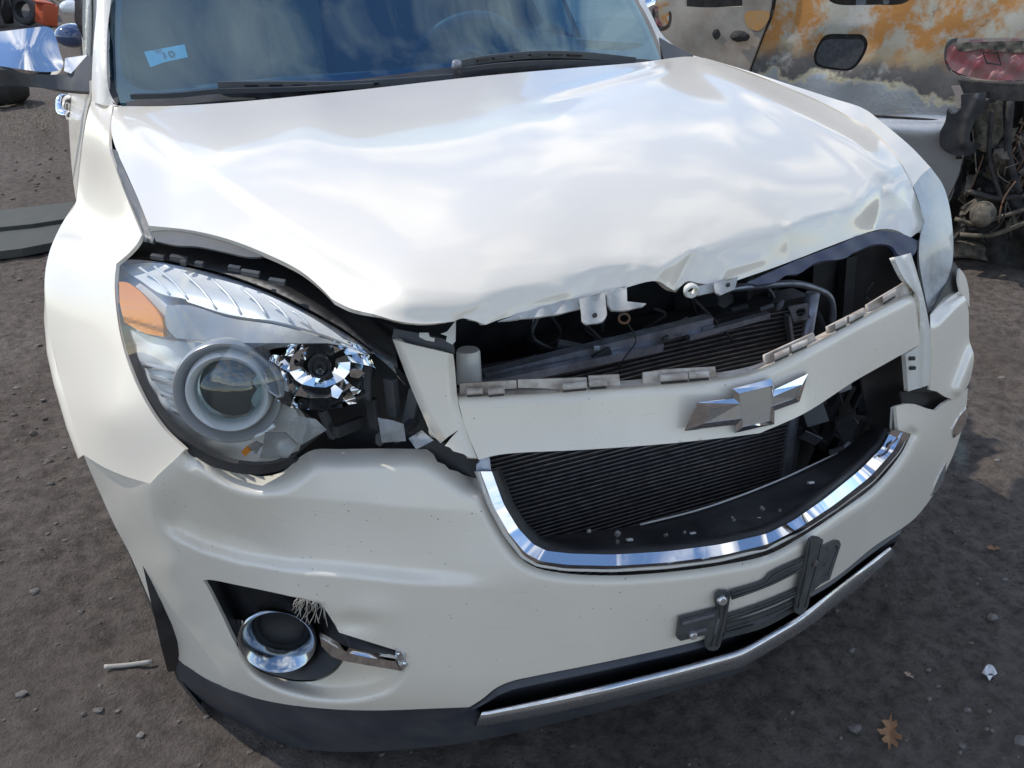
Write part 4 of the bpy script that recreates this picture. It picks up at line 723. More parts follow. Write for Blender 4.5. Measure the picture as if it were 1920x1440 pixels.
# ---------------------------------------------------------------- windshield, pillars, cowl, wipers
ws_dep = TPS([(214, 185, 'y', 1.36), (420, 190, 'y', 1.27), (640, 170, 'y', 1.23), (900, 140, 'y', 1.21), (1080, 124, 'y', 1.23), (1250, 110, 'y', 1.38), (700, -400, 'y', 2.15), (240, -400, 'y', 2.25), (1060, -400, 'y', 2.25), (700, -100, 'y', 1.72), (205, -100, 'y', 1.84), (1150, -100, 'y', 1.84)], reg=4e-2)
WS = [(211, -40), (204, 60), (203, 120), (207, 165), (222, 193, 1), (420, 191), (640, 171), (900, 142), (1080, 125), (1240, 114, 1), (1224, 72), (1195, 10), (1165, -40), (1110, -130), (1058, -232, 1), (700, -262), (232, -238, 1), (222, -140)]
panel("windshield", WS, ws_dep, M_GLASS, suv, step=14, thick=0, label="blue tinted windshield reflecting clouds")
wsd = lambda o: (lambda P: ws_dep(P)+o)
M_FRIT = mat("black_glass_border", (.012, .014, .02), .1, coat=.5)
panel("glass_border", [(206, -60), (200, 60), (200, 120), (204, 168), (222, 198, 1), (420, 196), (640, 176), (900, 147), (1080, 130), (1248, 116, 1), (1232, 72), (1202, 10), (1168, -55, 1), (1148, -55, 1), (1180, 12), (1208, 72), (1200, 88), (1080, 96), (900, 112), (640, 140), (420, 162), (270, 168), (236, 150), (226, 110), (226, 60), (231, -60, 1)], wsd(.012), M_FRIT, suv, step=14, thick=0)
panel("cowl_panel", [(236, 192, 1), (300, 176), (420, 170), (640, 152), (860, 124), (1000, 106), (1190, 110), (1242, 114, 1), (1252, 122, 1), (1080, 140), (900, 157), (640, 186), (420, 206), (240, 208, 1)], wsd(-.006), M_BLACK, suv, step=10, thick=.006)
def wiper(bl, arm, off):
    wp = obj("wiper", *sweep(pts3(curve(bl, 12), wsd(-.022-off)), [(-.006, -.008), (.006, -.008), (.004, .009), (-.004, .009)]), M_GREYPL, suv, angle=30)
    obj("arm", *sweep(pts3(curve(arm, 12), wsd(-.034-off)), [(-.009, -.005), (.009, -.005), (.007, .005), (-.007, .005)]), M_BLACK, wp, angle=30)
    L = curve(bl, 5); n = len(L)
    for k in range(6):
        i = int(n*(.12+.10*k)); c = pts3([L[i], L[min(n-1, i+5)]], wsd(-.033-off)); v = (c[1]-c[0])
        obj("slot", *sweep([c[0], c[1]], [(-.0035, -.002), (.0035, -.002), (.0035, .002), (-.0035, .002)]), M_BLACKGLOSS, wp, smooth=False)
wiper([(409, 161), (520, 160), (640, 160), (760, 153), (850, 146)], [(246, 181), (330, 178), (405, 171), (520, 168), (700, 160)], 0)
wiper([(856, 122), (900, 113), (1000, 103), (1090, 104), (1190, 114)], [(860, 132), (940, 122), (1040, 117), (1120, 118), (1180, 122)], 0)
obj("wiper_pivot", *lathe([(.012, 0), (.012, .012), (.009, .016), (.0005, .017)], pts3([(856, 126)], wsd(-.03))[0], (0, -.3, .95), 14), M_STEEL, suv, angle=40)
panel("pillar", [(186, -40), (207, -40), (201, 60), (200, 120), (204, 168), (218, 198, 1), (212, 200, 1), (190, 196), (172, 190, 1), (172, 150), (175, 90), (181, 20)], TPS([(195, -40, 'y', 1.72), (207, -40, 'y', 1.72), (200, 120, 'y', 1.42), (175, 90, 'y', 1.52), (172, 190, 'y', 1.40), (218, 198, 'y', 1.33), (186, -40, 'y', 1.78)], reg=1e-4), M_PAINT, suv, step=8, thick=.02, relief=lambda P: .012*np.sin(np.clip((P[:, 0]-172)/36, 0, 1)*3.14))
panel("pillar", [(1165, -40, 1), (1185, -40, 1), (1214, 12), (1246, 70), (1290, 100), (1322, 110, 1), (1252, 114, 1), (1240, 100), (1232, 72), (1202, 10)], TPS([(1165, -40, 'y', 1.70), (1202, 10, 'y', 1.58), (1240, 100, 'y', 1.40), (1322, 110, 'y', 1.40), (1185, -40, 'y', 1.76), (1246, 70, 'y', 1.52)], reg=1e-4), M_PAINT, suv, step=8, thick=.02)
panel("pillar_trim", [(1236, 70, 1), (1262, 84), (1300, 104, 1), (1245, 112, 1)], TPS([(1236, 70, 'y', 1.46), (1300, 104, 'y', 1.37), (1245, 112, 'y', 1.36), (1262, 84, 'y', 1.43)]), M_GREYPL, suv, step=8)
panel("pillar_trim", [(200, 135, 1), (206, 140), (222, 192), (215, 196), (204, 175)], wsd(-.008), M_BLACK, suv, step=5)
# door, window frame, handle, mirror on the near flank
door_dep = TPS([(170, 172, 'y', 1.47), (143, 376, 'y', 1.24), (128, 172, 'y', 2.5), (131, 250, 'y', 1.95), (137, 330, 'y', 1.5), (156, 262, 'y', 1.42), (150, 150, 'y', 1.85)], reg=1e-4)
door = panel("door", [(127, 168, 1), (172, 150, 1), (171, 175), (162, 215), (154, 262), (146, 330), (142, 374, 1), (136, 330), (130, 250)], door_dep, M_PAINT, suv, step=6, thick=.01, relief=lambda P: .006*np.exp(-(dist(P, np.array([(166, 190), (140, 250)]))/6)**2))
obj("door_handle", *tube(np.array(crom([at(128, 186, y=2.3), at(116, 186, y=2.28), at(113, 198, y=2.26), at(116, 212, y=2.22), at(127, 216, y=2.2)], 5)), .014, 10, up=(0, 1, 0)), M_CHROME, door)
panel("window_frame", [(156, -40, 1), (188, -40, 1), (182, 20), (176, 90), (173, 155, 1), (158, 150, 1), (160, 100), (155, 60)], TPS([(156, -40, 'y', 2.6), (188, -40, 'y', 1.82), (173, 155, 'y', 1.50), (158, 150, 'y', 1.75), (155, 60, 'y', 2.3)], reg=1e-4), M_GREYPL, door, step=7, thick=.01)
panel("window_trim", [(163, -40, 1), (167, -40, 1), (163, 60), (162, 105, 1), (158, 105, 1), (159, 60)], TPS([(163, -40, 'y', 2.2), (167, -40, 'y', 2.1), (162, 105, 'y', 1.7), (158, 105, 'y', 1.75), (160, 60, 'y', 1.9)], reg=1e-4), M_CHROMED, door, step=5, thick=.004)
md = TPS([(-140, 70, 'y', 1.70), (-140, 118, 'y', 1.63), (0, 60, 'y', 1.70), (0, 126, 'y', 1.605), (92, 50, 'y', 1.73), (112, 130, 'y', 1.625), (50, 92, 'y', 1.643), (118, 122, 'y', 1.645), (104, 72, 'y', 1.71)], reg=1e-4)
mir = panel("side_mirror", [(-150, 95), (-120, 68), (-60, 62), (0, 59), (60, 52), (88, 50), (99, 56), (105, 72), (113, 100), (119, 122), (112, 131), (90, 135), (40, 130), (0, 124), (-80, 118), (-130, 112)], md, M_CHROME, suv, step=6, thick=.012, label="chrome capped side mirror on the near door")
panel("mirror_base", [(122, 109, 1), (150, 105), (164, 103, 1), (148, 122), (133, 138, 1), (120, 133, 1)], TPS([(122, 109, 'y', 1.60), (164, 103, 'y', 1.58), (133, 138, 'y', 1.57), (120, 133, 'y', 1.58)]), M_CHROME, mir, step=6, thick=.01)
panel("mirror_arm", [(0, 130), (40, 135), (92, 140), (133, 138, 1), (163, 104, 1), (174, 106, 1), (170, 172, 1), (125, 169), (66, 164), (0, 158), (-80, 148), (-130, 128), (-80, 124)], TPS([(0, 130, 'y', 1.60), (133, 138, 'y', 1.575), (163, 104, 'y', 1.56), (174, 106, 'y', 1.53), (170, 172, 'y', 1.5), (66, 164, 'y', 1.60), (-80, 148, 'y', 1.66), (0, 158, 'y', 1.63), (-130, 128, 'y', 1.68)], reg=1e-4), M_GREYPL, mir, step=7, thick=.02)
mir2 = panel("side_mirror", [(1196, -20), (1226, -28), (1250, -10), (1254, 22), (1252, 44), (1240, 50), (1220, 34), (1205, 14)], TPS([(1196, -20, 'y', 1.80), (1254, 22, 'y', 1.86), (1240, 50, 'y', 1.83), (1226, 5, 'y', 1.78), (1226, -28, 'y', 1.82)], reg=1e-4), M_CHROME, suv, step=6, thick=.012, label="far chrome side mirror beyond the windshield")
panel("mirror_shell", [(1222, 34, 1), (1240, 50), (1253, 43), (1255, 20), (1259, 24), (1256, 50), (1242, 58), (1226, 46)], TPS([(1222, 34, 'y', 1.83), (1255, 20, 'y', 1.88), (1242, 58, 'y', 1.85), (1259, 24, 'y', 1.9)], reg=1e-4), M_BLACKGLOSS, mir2, step=5, thick=.01)
# sticker behind the glass
panel("inspection_sticker", [(270, 97, 1), (346, 83, 1), (352, 107, 1), (318, 114, 1), (304, 118, 1), (282, 126, 1)], wsd(.006), mat("pale_sticker", (.90, .80, .62), .6), suv, step=12, thick=.0005)
fc_ = bpy.data.curves.new("sticker_number", 'FONT'); fc_.body = "10"; fc_.size = .032; fc_.extrude = .0004
fo = bpy.data.objects.new("sticker_number", fc_); COL.objects.link(fo); o0 = pts3([(303, 110), (330, 105), (303, 90)], wsd(.003)); ex = o0[1]-o0[0]; ex /= np.linalg.norm(ex); ey = o0[2]-o0[0]; ey -= ex*(ey@ex); ey /= np.linalg.norm(ey); ez = np.cross(ex, ey)
bpy.context.view_layer.update(); dg = bpy.context.evaluated_depsgraph_get(); me = bpy.data.meshes.new_from_object(fo.evaluated_get(dg)); bpy.data.objects.remove(fo)
Vt = np.array([v.co[:] for v in me.vertices]); Vt = o0[0]+Vt[:, :1]*ex+Vt[:, 1:2]*ey+Vt[:, 2:]*ez; Ft = [list(p.vertices) for p in me.polygons]
obj("sticker_number", Vt, Ft, mat("dark_print", (.05, .07, .10), .6), suv, smooth=False)
# cabin: dashboard, steering wheel, seats, body shell
M_DASH = mat("dashboard_plastic", (.06, .065, .07), .6); M_SEAT = mat("grey_seat_cloth", (.05, .05, .055), .9)
rows = []
for y, z0 in ((1.30, 1.02), (1.42, 1.055), (1.58, 1.07), (1.74, 1.06), (1.84, 1.0), (1.86, .80), (1.84, .5)):
    rows.append([(x, y-.05*(1-abs(x)/.7), z0-.03*(abs(x)/.7)**2) for x in np.linspace(-.72, .72, 15)])
obj("dashboard", *loft(rows), M_DASH, suv)
swc = np.array([.36, 1.98, 1.02]); swM = frame_of((0, .85, .5)); obj("steering_wheel", *join(tube([swc+swM@np.array([.185*math.cos(a), .185*math.sin(a), 0]) for a in np.linspace(0, 2*math.pi, 36, endpoint=False)], .016, 10, closed=True, up=(0, .85, .5)), lathe([(.07, -.02), (.07, .02), (.0005, .03)], swc, (0, .85, .5), 20), tube([swc+swM@np.array([-.18, 0, 0]), swc, swc+swM@np.array([.18, 0, 0])], .016, 8, up=(0, .8, .5))), M_DASH, suv)
for x in (-.36, .36):
    V, F = join(box((x, 2.5, .62), (.5, .5, .16), None, .05), box((x, 2.78, .98), (.5, .16, .68), Euler((-.22, 0, 0)).to_matrix(), .06), box((x, 2.86, 1.42), (.26, .1, .18), None, .04)); obj("seat", V, F, M_SEAT, suv)
rows = []
for y, top_, wt, wb in ((1.52, 1.06, .84, .86), (1.7, 1.07, .83, .86), (2.2, 1.58, .60, .86), (2.5, 1.655, .62, .87), (3.3, 1.67, .62, .87), (4.1, 1.62, .58, .85), (4.5, 1.25, .62, .82), (4.62, .9, .66, .78), (4.6, .45, .66, .74)):
    rs = 1.04; rows.append([(-.79+.05*(y-1.5)/3, y, .30), (-.80+.05*(y-1.5)/3, y, .62), (-.76+.06*(y-1.5)/3, y, min(1.0, top_-.06)), (-.64 if y > 1.9 else -.72, y, top_-.03), (-wt*.6, y, top_), (0, y, top_+.015), (wt*.6, y, top_), (wt+.06, y, top_-.03), (wb+.05, y, min(1.04, top_-.02)), (wb+.06, y, .62), (wb+.02, y, .30)])
V, F = loft(rows); F = [f for f in F if not (V[f][:, 1].max() < 2.21 and V[f][:, 2].min() > 1.0)]
V2, F2 = join((V, F), box((0, 3.1, .28), (1.6, 3.0, .04))); shell = obj("body_shell", V2, F2, M_PAINT, suv, angle=40)
for s_ in (-1, 1):
    for y0, y1 in ((2.25, 2.72), (2.80, 3.6)):
        sx = .745 if s_ < 0 else .895
        obj("side_window", *loft([[(s_*(sx-.0), y0-.1, 1.07), (s_*(sx-.0), y1, 1.07)], [(s_*(sx-(.09 if s_ < 0 else .16)), y0+.12, 1.55), (s_*(sx-(.09 if s_ < 0 else .16)), y1, 1.57)]]), M_FRIT, shell)
for x, y in ((.79, .95), (-.74, 3.78), (.80, 3.78)):
    w_ = obj("tyre", *lathe([(.20, -.09), (.31, -.105), (.345, -.09), (.352, -.05), (.352, .05), (.345, .09), (.31, .105), (.20, .09)], (x, y, .352), (-1 if x < 0 else 1, 0, 0), 40), M_RUBBER, suv)
    obj("rim", *lathe([(.02, .06), (.08, .065), (.15, .05), (.20, .07), (.205, .09), (.205, -.08)], (x, y, .352), (-1 if x < 0 else 1, 0, 0), 32), M_SILVER, w_)
# ================================================================== BURNT VEHICLE
BQ = at(1700, 222, z=.66); BN = np.array([-.82, -.57, 0.]); BN /= np.linalg.norm(BN); BT = np.array([BN[1]*-1, BN[0], 0.])   # BT points along the flank
if BT[0] < 0: BT = -BT
def BP(o=0.0): return PLANE(BQ-BN*o, BN)
burnt = thing("burnt_vehicle", "burnt out silver vehicle with rusted scorched flank behind the SUV", "car", tuple(at(1850, 480, z=0)*np.array([1, 1, 0])))
def burnt_nodes(t, b):
    tc = nd(t, "ShaderNodeTexCoord"); sp = nd(t, "ShaderNodeSeparateXYZ"); t.links.new(tc.outputs["Object"], sp.inputs[0])
    n = noise(t, 3.2, 7, .62); n2 = noise(t, 7, 6, .65, dist=.4); n3 = noise(t, 45, 6, .7)
    zz = nd(t, "ShaderNodeMath", operation='MULTIPLY_ADD'); zz.inputs[1].default_value = .42; t.links.new(n, zz.inputs[0]); t.links.new(sp.outputs[2], zz.inputs[2])   # z + noise
    zs = nd(t, "ShaderNodeMath", operation='MULTIPLY'); zs.inputs[1].default_value = .7; t.links.new(zz.outputs[0], zs.inputs[0]); z7 = nd(t, "ShaderNodeMath", operation='MULTIPLY'); z7.inputs[1].default_value = .7; t.links.new(sp.outputs[2], z7.inputs[0])
    c = ramp(t, zs.outputs[0], [(.0, (.42, .43, .43)), (.690, (.52, .53, .53)), (.702, (.62, .54, .36)), (.716, (.13, .12, .11)), (.768, (.19, .17, .15)), (.800, (.46, .36, .22)), (.86, (.50, .46, .36))])
    up = ramp(t, z7.outputs[0], [(.60, 0), (.68, 1)])
    pa = ramp(t, n2, [(.44, 0), (.56, 1)]); mm = nd(t, "ShaderNodeMath", operation='MULTIPLY'); t.links.new(up, mm.inputs[0]); t.links.new(pa, mm.inputs[1])
    c = mix(t, mm.outputs[0], c, (.50, .225, .06))
    na = noise(t, 5.5, 8, .7); c = mix(t, ramp(t, na, [(.56, 0), (.66, .75)]), c, (.58, .55, .49)); nb_ = noise(t, 4.1, 8, .72, dist=.8); ub = nd(t, "ShaderNodeMath", operation='MULTIPLY'); t.links.new(ramp(t, nb_, [(.60, 0), (.68, .8)]), ub.inputs[0]); t.links.new(ramp(t, z7.outputs[0], [(.50, 0), (.58, 1)]), ub.inputs[1]); c = mix(t, ub.outputs[0], c, (.06, .055, .05))
    c = mix(t, ramp(t, n3, [(.60, 0), (.74, .45)]), c, (.12, .10, .085))
    t.links.new(c, b.inputs["Base Color"])
    t.links.new(ramp(t, zs.outputs[0], [(.69, .28), (.715, .85)]), b.inputs["Roughness"]); t.links.new(ramp(t, zs.outputs[0], [(.69, .5), (.705, .0)]), b.inputs["Metallic"])
    bump(t, b, n3, .4, .005)
M_BURNT = mat("scorched_paint", (.4, .36, .3), .7, build=burnt_nodes)
M_SOOT = mat("soot", (.03, .03, .03), .9, build=grime((.016, .016, .017), (.075, .066, .058), 22, .8, 1))
M_ASH = mat("ash_and_char", (.14, .12, .1), .95, build=grime((.05, .045, .04), (.26, .22, .16), 26, .9, 1))
M_PINK = mat("melted_lamp", (.45, .16, .16), .5, build=grime((.52, .13, .14), (.34, .25, .21), 14, .35, .8))
M_PALE = mat("scorched_beige", (.4, .36, .3), .8, build=grime((.46, .41, .34), (.32, .25, .19), 7, .7, .9))
WIN = outline([(1548, -90, 1), (1715, -90, 1), (1712, -10), (1695, 6), (1640, 9), (1565, 7), (1550, -5)], 8)
FUEL = outline([(1548, 66), (1590, 64), (1618, 66), (1627, 82), (1615, 112), (1596, 131), (1565, 131), (1530, 122), (1526, 104), (1536, 80)], 6)
LAMP = outline([(1778, 76), (1800, 71), (1860, 71), (1990, 71, 1), (1990, 150, 1), (1860, 152), (1800, 142), (1777, 130), (1770, 100)], 8)
def q_rel(P):
    x, y = P[:, 0], P[:, 1]
    d = .03*ss(y, 222, 236)-.05*ss(y, 262, 420)+.012*np.exp(-((y-250)/18)**2)-.02*ss(y, 60, -90)
    return d-.025*np.clip(1-dist(P, FUEL, True)/16, 0, 1)*.4+.004*np.sin(x*.05)*np.sin(y*.04)
quarter = panel("quarter_panel", [(1462, -90, 1), (1452, 20), (1434, 66), (1410, 128, 1), (1410, 260), (1460, 420), (1560, 478), (1700, 470), (1745, 430), (1772, 380), (1796, 330), (1806, 280), (1800, 230), (1790, 180), (1782, 160, 1), (1810, 160), (1990, 166, 1), (1990, -90, 1)], BP(), M_BURNT, burnt, step=9, holes=[WIN, FUEL, LAMP], relief=q_rel, thick=.012, label="scorched quarter panel, orange rust above and bare silver below")
panel("window_backing", [(1535, -95, 1), (1725, -95, 1), (1725, 20, 1), (1535, 20, 1)], BP(.35), M_SOOT, burnt, step=20)
r_ = []
for i in range(46):
    r_.append(box(pts3([(random.uniform(1548, 1712), random.uniform(-80, 4))], BP(random.uniform(.05, .3)))[0], np.random.uniform(.01, .05, 3), Euler(np.random.uniform(-2, 2, 3)).to_matrix()))
obj("broken_window_glass", *join(*r_), glass("burnt_glass_bits", (.5, .55, .6), 1.8, .05, dirt=.5, dcol=(.5, .52, .55)), burnt, smooth=False, kind="stuff")
panel("fuel_pocket", FUEL, BP(.03), M_SOOT, burnt, step=9, thick=.02)
panel("fuel_flap", [(1545, 76), (1590, 74), (1616, 76), (1620, 86), (1611, 108), (1594, 127), (1566, 127), (1534, 119), (1531, 104), (1538, 84)], BP(.018), mat("charred_flap", (.06, .06, .062), .85, build=grime((.05, .05, .053), (.10, .10, .10), 60, .8, .95)), burnt, step=7, thick=.006)
lamp = panel("tail_lamp", [(1782, 84), (1800, 80), (1990, 78, 1), (1990, 148, 1), (1860, 150), (1800, 138), (1781, 126), (1774, 102)], BP(.012), M_PINK, burnt, step=6, relief=lambda P: .012*np.sin(P[:, 0]*.09)*np.sin(P[:, 1]*.12)+.006*np.sin(P[:, 0]*.31+P[:, 1]*.2), thick=.02, label="melted pink tail lamp")
panel("lamp_top", [(1786, 80, 1), (1990, 74, 1), (1990, 100, 1), (1890, 98), (1840, 92), (1800, 96)], BP(-.006), M_ASH, lamp, step=7, relief=lambda P: .006*np.sin(P[:, 0]*.2)*np.sin(P[:, 1]*.3))
V, F = sweep(pts3([(1843, 98), (1870, 99), (1877, 122), (1850, 118)], BP(-.012)), [(-.004, -.004), (.004, -.004), (.004, .004), (-.004, .004)], closed=True); obj("lamp_socket", V, F, M_SOOT, lamp, smooth=False)
V, F = tube(pts3(curve([(1560, 210), (1640, 217), (1700, 221), (1775, 227)], 14), BP(-.003)), .006, 6); obj("panel_seam", V, F, M_SOOT, burnt)
bdoor = panel("door", [(1240, -90, 1), (1448, -90, 1), (1445, 10), (1432, 55), (1404, 130, 1), (1400, 260, 1), (1240, 260, 1)], BP(-.02), M_PALE, burnt, step=9, thick=.02, holes=[outline([(1285, -80, 1), (1392, -80, 1), (1392, 12, 1), (1330, 14), (1285, 12, 1)], 8)], relief=lambda P: .006*np.sin(P[:, 0]*.03)*np.sin(P[:, 1]*.04), label="scorched beige front door")
panel("rust_patch", [(1398, 24), (1425, 20), (1443, 24), (1436, 46), (1420, 58), (1402, 50), (1396, 36)], BP(-.0235), mat("orange_rust", (.55, .25, .06), .85, build=grime((.58, .27, .06), (.42, .30, .18), 20, .8, .95)), bdoor, step=6, thick=.001)
panel("door_inner", [(1275, -90, 1), (1400, -90, 1), (1400, 22, 1), (1275, 22, 1)], BP(.25), M_SOOT, burnt, step=20)
panel("door_gap", [(1398, -95, 1), (1470, -95, 1), (1462, 60, 1), (1430, 270, 1), (1380, 270, 1)], BP(.12), M_SOOT, burnt, step=20)
c = pts3([(1387, 68)], BP(-.035))[0]; M3 = np.stack([BT, np.array([0, 0, 1.]), BN], 1)
V, F = lathe([(.0005, .03), (.02, .026), (.036, .015), (.042, 0)], c, BN, 18, sx=1.15, sy=.62); obj("door_handle", V+np.random.normal(0, .0015, V.shape), F, M_SOOT, bdoor)
c = pts3([(1343, 64)], BP(-.022))[0]; V, F = lathe([(.0005, .004), (.016, .003), (.02, 0)], c, BN, 12, sy=1.25); obj("lock_hole", V+np.random.normal(0, .0015, V.shape), F, M_SOOT, bdoor)
V, F = join(*[box(pts3([(a, b)], BP(.02))[0], (.04, .03, .02), M3) for a, b in [(1456, 26), (1455, 48)]]); obj("door_hinge_bracket", V, F, M_ASH, burnt, smooth=False)
br = panel("bumper_bracket", [(1802, 178, 1), (1850, 172, 1), (1846, 200), (1826, 232), (1818, 262), (1838, 274, 1), (1815, 292), (1785, 290), (1764, 276), (1762, 250), (1772, 228), (1776, 205, 1), (1786, 214), (1800, 205)], BP(-.10), M_BLACK, burnt, step=6, thick=.05, relief=lambda P: .02*np.exp(-(dist(P, np.array([(1835, 185), (1815, 225), (1808, 270)]))/8)**2), label="black bracket hanging from the burnt rear corner")
panel("crumpled_sheet", [(1838, 195, 1), (1880, 190, 1), (1876, 260), (1850, 286), (1822, 272, 1), (1826, 235)], BP(-.04), M_ASH, burnt, step=7, relief=lambda P: .02*np.sin(P[:, 0]*.12)*np.cos(P[:, 1]*.05))
panel("rear_ledge", [(1796, 150, 1), (1860, 156), (1990, 160, 1), (1990, 190, 1), (1880, 188), (1808, 178, 1)], BP(-.05), M_SOOT, burnt, step=9, thick=.05)
panel("charred_rear", [(1740, 440, 1), (1780, 380), (1808, 300), (1820, 200), (1990, 180, 1), (1990, 520, 1), (1800, 500, 1)], BP(.22), M_SOOT, burnt, step=14, relief=lambda P: .05*np.sin(P[:, 0]*.07)*np.sin(P[:, 1]*.05))
for i in range(46):
    a, b = random.uniform(1795, 1960), random.uniform(195, 450); c = pts3([(a, b)], BP(random.uniform(-.02, .18)))[0]
    V, F = box(c, np.random.uniform(.02, .17, 3)*np.array([1, .35, .6]), Euler(np.random.uniform(-1, 1, 3)).to_matrix(), .01); V = V+np.random.normal(0, .009, V.shape); obj("charred_part", V, F, random.choice([M_SOOT, M_SOOT, M_ASH]), burnt, smooth=False)
for p_ in [[(1790, 410), (1830, 420), (1880, 405), (1960, 380)], [(1820, 360), (1870, 372), (1930, 366)], [(1800, 440), (1860, 440), (1960, 400)], [(1860, 210), (1856, 300), (1880, 380)], [(1895, 190), (1890, 280), (1910, 360)]]:
    obj("charred_tube", *tube(pts3(curve(p_, 10), BP(-.06)), random.uniform(.008, .016), 8), random.choice([M_SOOT, M_ASH]), burnt)
for i in range(22):
    a, b = random.uniform(1800, 1940), random.uniform(190, 380); p_ = [(a, b), (a+random.uniform(-25, 25), b+random.uniform(20, 50)), (a+random.uniform(-40, 40), b+random.uniform(50, 110))]; obj("hanging_wire", *tube(pts3(curve(p_, 8), BP(random.uniform(-.12, .05))), random.uniform(.002, .005), 5), random.choice([M_SOOT, M_ASH, M_RUST]), burnt)
V, F = lathe([(.0005, .06), (.035, .055), (.05, .03), (.055, -.03)], pts3([(1842, 402)], BP(-.10))[0], BN, 18); obj("wheel_hub", V, F, M_ASH, burnt)
panel("roof_edge", [(1238, -95, 1), (1992, -95, 1), (1960, -260, 1), (1280, -260, 1)], BP(.02), M_PALE, burnt, step=30)
c0 = BQ-BN*.95; V, F = box(c0-np.array([0, 0, .12])-BT*1.15, (2.3, 1.5, .7), M3[:, [0, 2, 1]]); obj("burnt_floor", V, F, M_SOOT, burnt, smooth=False)
# melted debris under its rear corner
for i, (a, b, s_) in enumerate([(1826, 446, .10), (1800, 425, .06), (1870, 440, .08), (1790, 458, .05)]):
    c = at(a, b, z=.12); bm = bmesh.new(); bmesh.ops.create_icosphere(bm, subdivisions=2, radius=1)
    V = np.array([v.co[:] for v in bm.verts]); F = [[v.index for v in f.verts] for f in bm.faces]; bm.free(); V *= (1+.25*np.sin(V[:, :1]*5+i)*np.cos(V[:, 1:2]*4)); V *= np.array([s_*1.7, s_*1.3, s_*.55])
    c[2] = s_*.3
    obj("ash_lump", V+at(a, b+14, z=s_*.3), F, M_ASH, label=["tan heap of ash and rubble under the burnt rear corner", "small dark ash lump at the foot of the silver panel", "grey ash lump right of the tan rubble heap", "lowest small ash lump by the SUV's far bumper corner"][i], cat="debris", group="ash heaps under the burnt vehicle")
# ================================================================== THINGS BEHIND, LEFT IN THE PICTURE
def simple_car(name, label, x0, y0, L, W, col, mcol, mpos, grp):
    r = thing(name, label, "car", (x0+W/2, y0+L/2, 0), grp); pm = mat(name+"_paint", col, .35, coat=.8); rows = []
    for f, zt, ins in ((0, .62, .12), (.02, .74, .05), (.12, .86, .01), (.27, .96, 0), (.32, 1.0, .02), (.45, 1.42, .16), (.62, 1.46, .16), (.80, 1.38, .16), (.90, 1.05, .04), (.98, .92, .04), (1, .55, .10)):
        y = y0+L*f; zb = .28; zm = min(zt-.02, .94); a, b = x0+ins*.4, x0+W-ins*.4
        rows.append([(a+.06, y, zb), (a, y, zb+.15), (a-.0, y, .7 if zt > .72 else zt-.08), (a+.02, y, zm), (x0+max(ins, .06)+.06, y, zt-.02), (x0+W*.5, y, zt+.01), (x0+W-max(ins, .06)-.06, y, zt-.02), (b-.02, y, zm), (b, y, .7 if zt > .72 else zt-.08), (b, y, zb+.15), (b-.06, y, zb)])
    obj("body", *loft(rows), pm, r, angle=45)
    for s_ in (0, 1):
        xx = x0+.045 if s_ == 0 else x0+W-.045; dx = .10 if s_ == 0 else -.10
        obj("side_window", *loft([[(xx, y0+L*.36, .98), (xx, y0+L*.84, 1.0)], [(xx+dx, y0+L*.46, 1.38), (xx+dx, y0+L*.78, 1.36)]]), M_FRIT, r)
        for f in (.18, .80):
            wx = x0+.06 if s_ == 0 else x0+W-.06; obj("tyre", *lathe([(.02, .10), (.2, .09), (.30, .09), (.315, .05), (.315, -.06), (.2, -.08)], (wx, y0+L*f, .315), (-1 if s_ == 0 else 1, 0, 0), 28), M_RUBBER, r)
    obj("windscreen", *loft([[(x0+.12, y0+L*.325, 1.015), (x0+W-.12, y0+L*.325, 1.015)], [(x0+.24, y0+L*.445, 1.425), (x0+W-.24, y0+L*.445, 1.425)]]), M_FRIT, r)
    V, F = lathe([(.0005, .10), (.045, .092), (.08, .065), (.098, .02), (.10, -.02), (.09, -.03), (.0005, -.03)], mpos, (-.15, -1, 0), 24, sx=1.15, sy=.78); mo = obj("side_mirror", V, F, mcol, r, angle=50)
    obj("mirror_stalk", *tube([np.array(mpos)+np.array([.08, .01, -.05]), np.array([x0+.10, mpos[1]+.05, .95])], .02, 8), M_BLACK, mo)
    return r
m1 = at(136, 67, y=6.3); simple_car("parked_car", "beige car parked behind the SUV, showing its dark blue mirror", m1[0]+.10, 5.0, 4.3, 1.75, (.42, .37, .30), mat("dark_blue_gloss", (.04, .07, .16), .1, coat=1), m1, "cars parked behind the SUV")
m2 = at(132, 14, y=11.2); simple_car("parked_car", "farther white car parked behind the SUV, showing its white mirror", m2[0]+.10, 9.9, 4.4, 1.78, (.75, .76, .78), mat("white_gloss", (.75, .77, .78), .2, coat=1), m2, "cars parked behind the SUV")
m3 = at(10, 20, y=17.5); simple_car("wrecked_car", "dark blue wrecked car at the far end of the lane", -3.2, 17.0, 4.2, 1.75, (.03, .035, .06), M_BLACKGLOSS, (-3.3, 18.6, .95), None)
c = at(12, 190, z=0); obj("tyre", *lathe([(.19, -.09), (.28, -.10), (.325, -.06), (.335, 0), (.325, .06), (.28, .10), (.19, .09), (.17, 0), (.19, -.09)], (c[0]-.12, c[1], .10), (0, 0, 1), 36, up=(0, 1, 0)), M_RUBBER, label="black tyre lying on the ground below the chrome mirror", cat="tyre")
c = at(92, 48, z=0); V, F = box((c[0], c[1], .18), (.26, .26, .34), Euler((.15, .2, .5)).to_matrix(), .02); V2, F2 = box((c[0]-.02, c[1]-.02, .37), (.28, .28, .03), Euler((.15, .2, .5)).to_matrix(), .01)
obj("orange_bin", *join((V, F), (V2, F2)), mat("orange_plastic", (.48, .085, .03), .6), label="small orange plastic bin standing far back in the lane", cat="bin")
